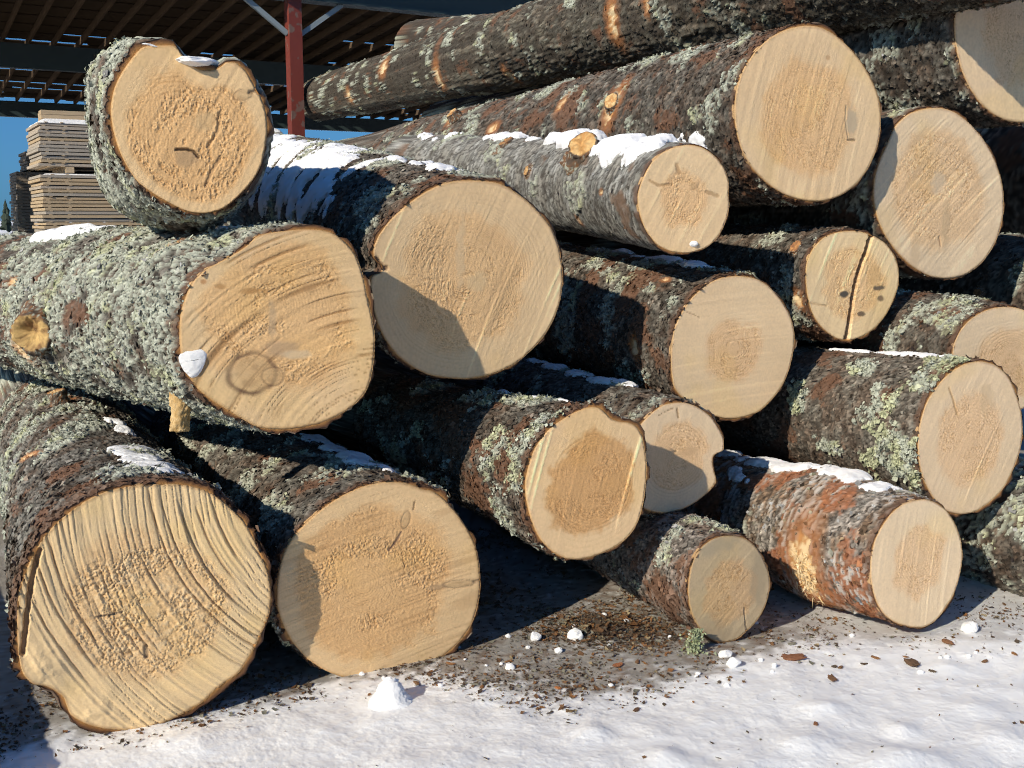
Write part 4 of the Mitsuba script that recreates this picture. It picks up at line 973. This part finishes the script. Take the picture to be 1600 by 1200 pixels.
# loose litter
rng = np.random.default_rng(11)
n = 100000
x, y = rng.uniform(-1.5, 2.6, n), rng.uniform(2.5, 4.9, n)
dep = litter_depth(x, y) + 0.25 * (N2(x, y, 3.2, 11, 3) - 0.5)
p = sstep(-0.10, 0.12, dep) * (0.12 + 0.88 * sstep(0.44, 0.60, N2(x, y, 7, 61, 3))) * (1 - 0.5 * sstep(0.9, 1.3, x)) + 0.006 * (dep > -0.7)
keep = rng.uniform(size=n) < p
x, y = x[keep], y[keep]
n = len(x)
pos = np.stack([x, y, ground_z(x, y) + 0.002], -1)
size = rng.gamma(2.6, 0.0014, n).clip(0.0015, 0.012) * 0.92
hx, hy = ground_at(945, 985)[:2]                            # thicker heap below the amber-hearted log
m_ = 3200
q_ = rng.normal(size=(m_, 2)) * [0.16, 0.10]
hpos = np.stack([hx + q_[:, 0], hy + q_[:, 1]], -1)
hz = ground_z(hpos[:, 0], hpos[:, 1]) + 0.022 * np.exp(-(q_[:, 0] / 0.16) ** 2 - (q_[:, 1] / 0.10) ** 2) * rng.uniform(0.2, 1, m_)
pos = np.concatenate([pos, np.concatenate([hpos, hz[:, None]], 1)])
size = np.concatenate([size, rng.gamma(3.0, 0.0017, m_).clip(0.002, 0.014)])
n += m_
pal = np.array([(0.16, 0.09, 0.05), (0.10, 0.075, 0.055), (0.22, 0.11, 0.05), (0.20, 0.19, 0.15), (0.30, 0.24, 0.15), (0.07, 0.05, 0.04)])
V, Fc, C = flakes(rng, pos, np.tile([0, 0, 1.0], (n, 1)), size, pal[rng.choice(6, n, p=[.25, .25, .15, .15, .1, .1])], 0.6, 0.5, 1.4)
put('bark_litter', (V, Fc), 'flake_material', False, C)
tag('bark_litter', 'crumbled bark and lichen strewn along the foot of the log pile', 'litter', kind='stuff')


def chip(px, py, w, label, seed, colr, group=None):
    """A slab of bark, bent and broken, lying on the ground."""
    P = ground_at(px, py)
    R = w / 2 / FPX * np.linalg.norm(P - CAM)
    v, f = lump(1, seed, (1, 0.55, 0.20), 0.75, 3 if w > 16 else 2, 0.7)
    v[:, 2] += 0.12 * v[:, 0] ** 2
    a = seed * 1.7
    v = v @ np.array([[math.cos(a), math.sin(a), 0], [-math.sin(a), math.cos(a), 0], [0, 0, 1]])
    v = v * R
    v[:, 2] -= v[:, 2].min()
    P = P + np.array([0, 0, float(ground_z(np.array(P[0]), np.array(P[1])))])
    c = np.asarray(colr) * (0.6 + 0.8 * noise(v * 300 + seed, seed)[:, None])
    key = put('bark_chip', (v + P, f), 'bark_material', True, c)
    tag(key, label, 'bark chip', group)


for i, (px, py, w, lab, cc) in enumerate([(965, 1043, 22, 'orange bark chip on the litter below the amber-hearted log', (0.32, 0.13, 0.06)), (872, 1076, 14, 'bright orange bark chip near the front edge of the litter', (0.36, 0.14, 0.05)),
                                          (994, 1108, 16, 'dark bark chip lying alone on clean snow below the litter', (0.14, 0.08, 0.05)), (890, 1115, 14, 'brown chip on the snow in front of the litter', (0.16, 0.11, 0.06)),
                                          (1274, 1136, 14, 'reddish chip out on the smooth snow at the lower right', (0.24, 0.11, 0.06)), (1240, 1031, 36, 'torn reddish bark slab right of the smallest log', (0.22, 0.10, 0.055)),
                                          (1300, 1062, 22, 'flat brown chip on the snow below the rust-red log', (0.18, 0.10, 0.06)), (1350, 1039, 12, 'dark pebble-like chip below the rust-red log', (0.10, 0.07, 0.05)),
                                          (1425, 1040, 30, 'long brown bark piece below the face of the rust-red log', (0.13, 0.08, 0.05)), (1090, 991, 30, 'brown bark strip at the foot of the smallest log', (0.16, 0.08, 0.05)),
                                          (1480, 1010, 22, 'reddish bark piece near the right edge of the litter', (0.22, 0.11, 0.06)), (935, 990, 34, 'clump of bark in the thick of the litter', (0.14, 0.09, 0.055))]):
    chip(px, py, w, lab, 200 + i, cc)
for i in range(40):
    px = rng.uniform(620, 1590)
    py = rng.uniform(975, 1085) if px < 1180 else rng.uniform(1000, 1055)
    chip(px, py, rng.uniform(7, 15), 'small bark chip among the litter', 300 + i, pal[i % 4] * 1.2, 'small bark chips in the litter')

# tuft of beard lichen at the foot of the smallest log
rng = np.random.default_rng(21)
P = ground_at(1086, 1022)
n = 500
a = rng.uniform(0, 2 * math.pi, n)
rad = np.abs(rng.normal(size=n)) * 0.022
zz = rng.uniform(0, 1, n)
pos = P + np.stack([np.cos(a) * rad * (1.1 - zz * 0.6), np.sin(a) * rad * (1.1 - zz * 0.6), zz * 0.085], -1)
V, Fc, C = flakes(rng, pos, rng.normal(size=(n, 3)), rng.uniform(0.003, 0.008, n), lerp((0.30, 0.35, 0.19), (0.42, 0.46, 0.32), rng.uniform(size=n)), 0.9, 0.6)
put('lichen_tuft', (V, Fc), 'flake_material', False, C)
tag('lichen_tuft', 'green tuft of beard lichen at the foot of the smallest log', 'lichen', kind='stuff')

# ------------------------------------------------------------------ the open shed
HD = np.array([0.866, 0.5, 0.0])                            # along the shed's front
RD = np.array([-0.4955, 0.8686, -0.0612])                   # down the roof, away from us
RD /= np.linalg.norm(RD)
RN = np.cross(HD, RD)
RN *= np.sign(RN[2])
POST = np.array([-2.64, 13.7, 0.0])
EAVE = POST + np.array([0, 0, 4.50])                        # underside of the roof boards above the post


def roof_pt(h, d, n=0.0):
    return EAVE + HD * h + RD * d + RN * n


tag('open_shed', 'dark open-sided shed behind the log pile with a red post', 'shed')
S = 'open_shed__'
H0, H1 = -9.0, 17.0
put(S + 'header_beam', trimesh.util.concatenate([bar(roof_pt(H0, 0, -0.31), roof_pt(H1, 0, -0.31), 0.10, 0.30), bar(roof_pt(H0, 0, -0.475), roof_pt(H1, 0, -0.475), 0.22, 0.03), bar(roof_pt(H0, 0, -0.145), roof_pt(H1, 0, -0.145), 0.22, 0.026)]), 'green_steel', False)
put(S + 'middle_beam', bar(roof_pt(H0, 5.3, -0.33), roof_pt(H1, 5.3, -0.33), 0.14, 0.36), 'green_steel', False)
put(S + 'back_beam', bar(roof_pt(H0, 11.0, -0.25), roof_pt(H1, 11.0, -0.25), 0.14, 0.30), 'green_steel', False)
put(S + 'ledger_board', bar(roof_pt(H0, 0.35, -0.20), roof_pt(H1, 0.35, -0.20), 0.04, 0.12), 'timber', False)
k = 0
h = H0 + 0.2
while h < H1:
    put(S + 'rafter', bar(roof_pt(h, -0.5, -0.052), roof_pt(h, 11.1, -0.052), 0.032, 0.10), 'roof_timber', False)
    h += 0.36
rng = np.random.default_rng(5)
d = -0.5
while d < 11.2:
    w = 0.46
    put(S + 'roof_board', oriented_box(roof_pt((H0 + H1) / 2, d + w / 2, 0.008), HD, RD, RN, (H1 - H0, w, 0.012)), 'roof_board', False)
    d += w + (0.11 if d < 5 else 0.15)
cov = []
d = -0.5
row = 0
while d < 11.2:
    w = 0.46
    g = 0.11 if d < 5 else 0.15
    h = H0
    while h < H1:
        ln = rng.uniform(0.3, 1.1)
        if rng.uniform() < (0.90 if d < 5 else 0.58):
            cov.append(oriented_box(roof_pt(h + ln / 2, d + w + g / 2, 0.022), HD, RD, RN, (ln, 0.24, 0.010)))
        h += ln
    d += w + g
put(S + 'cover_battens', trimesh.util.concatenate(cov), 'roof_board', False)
labels[S + 'cover_battens'] = {'kind': 'stuff'}
for hh, dd, hid in ((0, 0, 0), (7.5, 0, 1), (-7.5, 0, 1), (7.5, 5.3, 1), (9.0, 11.0, 1)):
    top = roof_pt(hh, dd, -0.46)
    base = np.array([top[0], top[1], -0.05])
    key = put(S + 'post', trimesh.util.concatenate([oriented_box((top + base) / 2, HD, np.array([-0.5, 0.866, 0]), [0, 0, 1], (0.16, 0.16, top[2] - base[2])),
                                                   oriented_box(base + [0, 0, 0.06], HD, np.array([-0.5, 0.866, 0]), [0, 0, 1], (0.32, 0.32, 0.03))]), 'red_steel', False)
    if dd == 0 and hh == 0:
        labels[key] = {'label': 'red painted steel post'}
        for sg in (-1, 1):
            put(S + 'brace', bar(np.array([top[0], top[1], 0]) + HD * sg * 0.08 + np.array([0, 0, 3.62]), roof_pt(sg * 0.62, 0, -0.49), 0.055, 0.055), 'grey_steel', False)


# ------------------------------------------------------------------ sawn lumber in front of the shed
LD, LB = HD, np.array([-0.5, 0.866, 0.0])


def lumber(label, px, dist, ytop, ybot, length, depth, seed, mats, pitch=0.0375, th=0.0285):
    key = number('lumber_stack')
    tag(key, label, 'lumber stack')
    d0 = ray(px, ytop)
    P = CAM + d0 * dist
    zt, zb = P[2], (CAM + ray(px, ybot) * dist)[2]
    rng = np.random.default_rng(seed)
    n = int((zt - zb) / pitch)
    for k in range(n):
        z = zt - pitch * (k + 0.5)
        o = rng.uniform(-0.03, 0.015)
        c = np.array([P[0], P[1], z]) + LD * (length / 2 + o) + LB * (depth / 2 + rng.uniform(-0.012, 0.012))
        put(key + '__board_layer', oriented_box(c, LD, LB, [0, 0, 1], (length, depth, th)), mats[rng.integers(len(mats))], False)
    st = []
    for hh in (0.07, 0.24, 0.85, 1.5, 2.2):
        for k in range(n + 1):
            z = zt - pitch * k
            st.append(oriented_box(np.array([P[0], P[1], z]) + LD * (hh + rng.uniform(-.03, .03)) + LB * (depth / 2 - 0.004), LD, LB, [0, 0, 1], (0.03, depth, pitch - th - 0.001)))
    put(key + '__stickers', trimesh.util.concatenate(st), 'sawn_board_2', False)
    labels[key + '__stickers'] = {'kind': 'stuff'}
    return P, zt, zb


BM = ['sawn_board_0', 'sawn_board_1', 'sawn_board_2']
P, zt, zb = lumber('stickered stack of sawn boards, upper one, snow on top, beside the heart-shaped log', 60, 11.3, 190, 262, 2.6, 1.0, 1, BM)


def snow_slab(P, z, length, depth, th, label, seed):
    nx, ny = 90, 30
    u, v = np.meshgrid(np.linspace(0, 1, nx), np.linspace(0, 1, ny))
    e = np.minimum(np.minimum(u, 1 - u) * length, np.minimum(v, 1 - v) * depth)
    hgt = th * np.sqrt(np.clip(e / 0.08, 0, 1)) * (0.75 + 0.5 * N2(u * length, v * depth, 4, seed, 2))
    V = (P * [1, 1, 0] + [0, 0, z]) + LD * (u * length)[..., None] + LB * (v * depth)[..., None] + np.array([0, 0, 1]) * (hgt - 0.004)[..., None]
    idx = np.arange(nx * ny).reshape(ny, nx)
    q = np.stack([idx[:-1, :-1], idx[:-1, 1:], idx[1:, 1:], idx[1:, :-1]], -1).reshape(-1, 4)
    key = put('snow_layer', (V.reshape(-1, 3), q), 'snow_material', True, np.full((nx * ny, 3), 0.88))
    tag(key, label, 'snow')


snow_slab(P, zt - 0.004, 2.6, 1.0, 0.055, 'snow layer on top of the upper stack of boards', 3)
for j, (h0, ln, dp) in enumerate(((0.05, 2.3, 0.20), (0.08, 2.2, 0.50))):
    for k in range(2):
        c = np.array([P[0], P[1], zt + 0.068 + 0.046 * k]) + LD * (h0 + ln / 2) + LB * (dp + 0.05)
        key = put('timber', oriented_box(c, LD, LB, [0, 0, 1], (ln, 0.19, 0.042)), 'sawn_board_2', False)
        tag(key, ['lower', 'upper'][k] + ' tan timber on the ' + ['front', 'back'][j] + ' of the topmost stack of boards', 'timber')
bl = np.array([P[0], P[1], zb - 0.013]) + LD * 0.28 + LB * 0.5
key = put('bearer_block', oriented_box(bl, LD, LB, [0, 0, 1], (0.08, 1.0, 0.06)), 'sawn_board_2', False)
tag(key, 'wooden bearer between the upper and lower stacks of boards', 'timber')
P2, zt2, zb2 = lumber('stickered stack of sawn boards, lower one, behind the lichen-crusted log', 66, 11.3, 272, 480, 2.6, 1.0, 2, BM)
snow_slab(P2, zt2 - 0.004, 2.6, 1.0, 0.02, 'thin snow layer on top of the lower stack of boards', 4)
lumber('shaded stack of boards under the shed at the left edge, upper one', 42, 21.0, 236, 268, 3.0, 1.2, 3, ['weathered_board'], 0.06, 0.05)
lumber('shaded stack of boards under the shed at the left edge, lower one', 24, 21.0, 268, 460, 3.0, 1.2, 4, ['weathered_board'], 0.06, 0.05)

# ------------------------------------------------------------------ far trees
rng = np.random.default_rng(31)
Vs, Fs, n0 = [], [], 0
for i in range(420):
    az_, dist = rng.uniform(-0.9, 0.9), rng.uniform(140, 260)
    b = np.array([math.sin(az_) * dist, math.cos(az_) * dist, 0])
    hgt = rng.uniform(2.2, 4.5)
    for t in range(5):
        z0, z1, rr = hgt * (0.08 + 0.17 * t), hgt * (0.40 + 0.15 * t), hgt * 0.20 * (1 - 0.16 * t)
        a = np.linspace(0, 2 * math.pi, 11, endpoint=False)
        r_ = rr * rng.uniform(0.55, 1.25, 11)
        Vs.append(np.concatenate([b + np.stack([np.cos(a) * r_, np.sin(a) * r_, z0 + rng.uniform(-.3, .3, 11)], -1), [b + [0, 0, z1]]]))
        Fs += [[n0 + k, n0 + (k + 1) % 11, n0 + 11] for k in range(11)]
        n0 += 12
scene['far_needles'] = {'type': 'twosided', 'inner': {'type': 'diffuse', 'reflectance': {'type': 'rgb', 'value': (0.05, 0.065, 0.05)}}}
put('forest', (np.concatenate(Vs), np.array(Fs)), 'far_needles', False)
tag('forest', 'far-off line of dark conifers beyond the yard', 'forest', kind='stuff')

# ------------------------------------------------------------------ unseen dark floor, added under the shed to cut snow bounce
c0 = [roof_pt(H0 + 0.4, 1.2), roof_pt(H1, 1.2), roof_pt(H1, 10.8), roof_pt(H0 + 0.4, 10.8)]
gu, gv = np.meshgrid(np.linspace(0, 1, 60), np.linspace(0, 1, 30))
Pf = sum(w_[..., None] * np.array([q[0], q[1], 0]) for w_, q in zip(((1 - gu) * (1 - gv), gu * (1 - gv), gu * gv, (1 - gu) * gv), c0))
Pf[..., 2] = 0.06 + 0.03 * (N2(Pf[..., 0], Pf[..., 1], 0.8, 71, 3) - 0.5)
idx = np.arange(gu.size).reshape(gu.shape)
put('added_shed_floor', (Pf.reshape(-1, 3), np.stack([idx[:-1, :-1], idx[:-1, 1:], idx[1:, 1:], idx[1:, :-1]], -1).reshape(-1, 4)), 'bark_material', True,
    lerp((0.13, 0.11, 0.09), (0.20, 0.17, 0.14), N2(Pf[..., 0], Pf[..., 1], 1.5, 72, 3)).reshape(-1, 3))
tag('added_shed_floor', 'unseen dirt floor added under the shed roof to cut bounced light', 'floor', kind='structure')
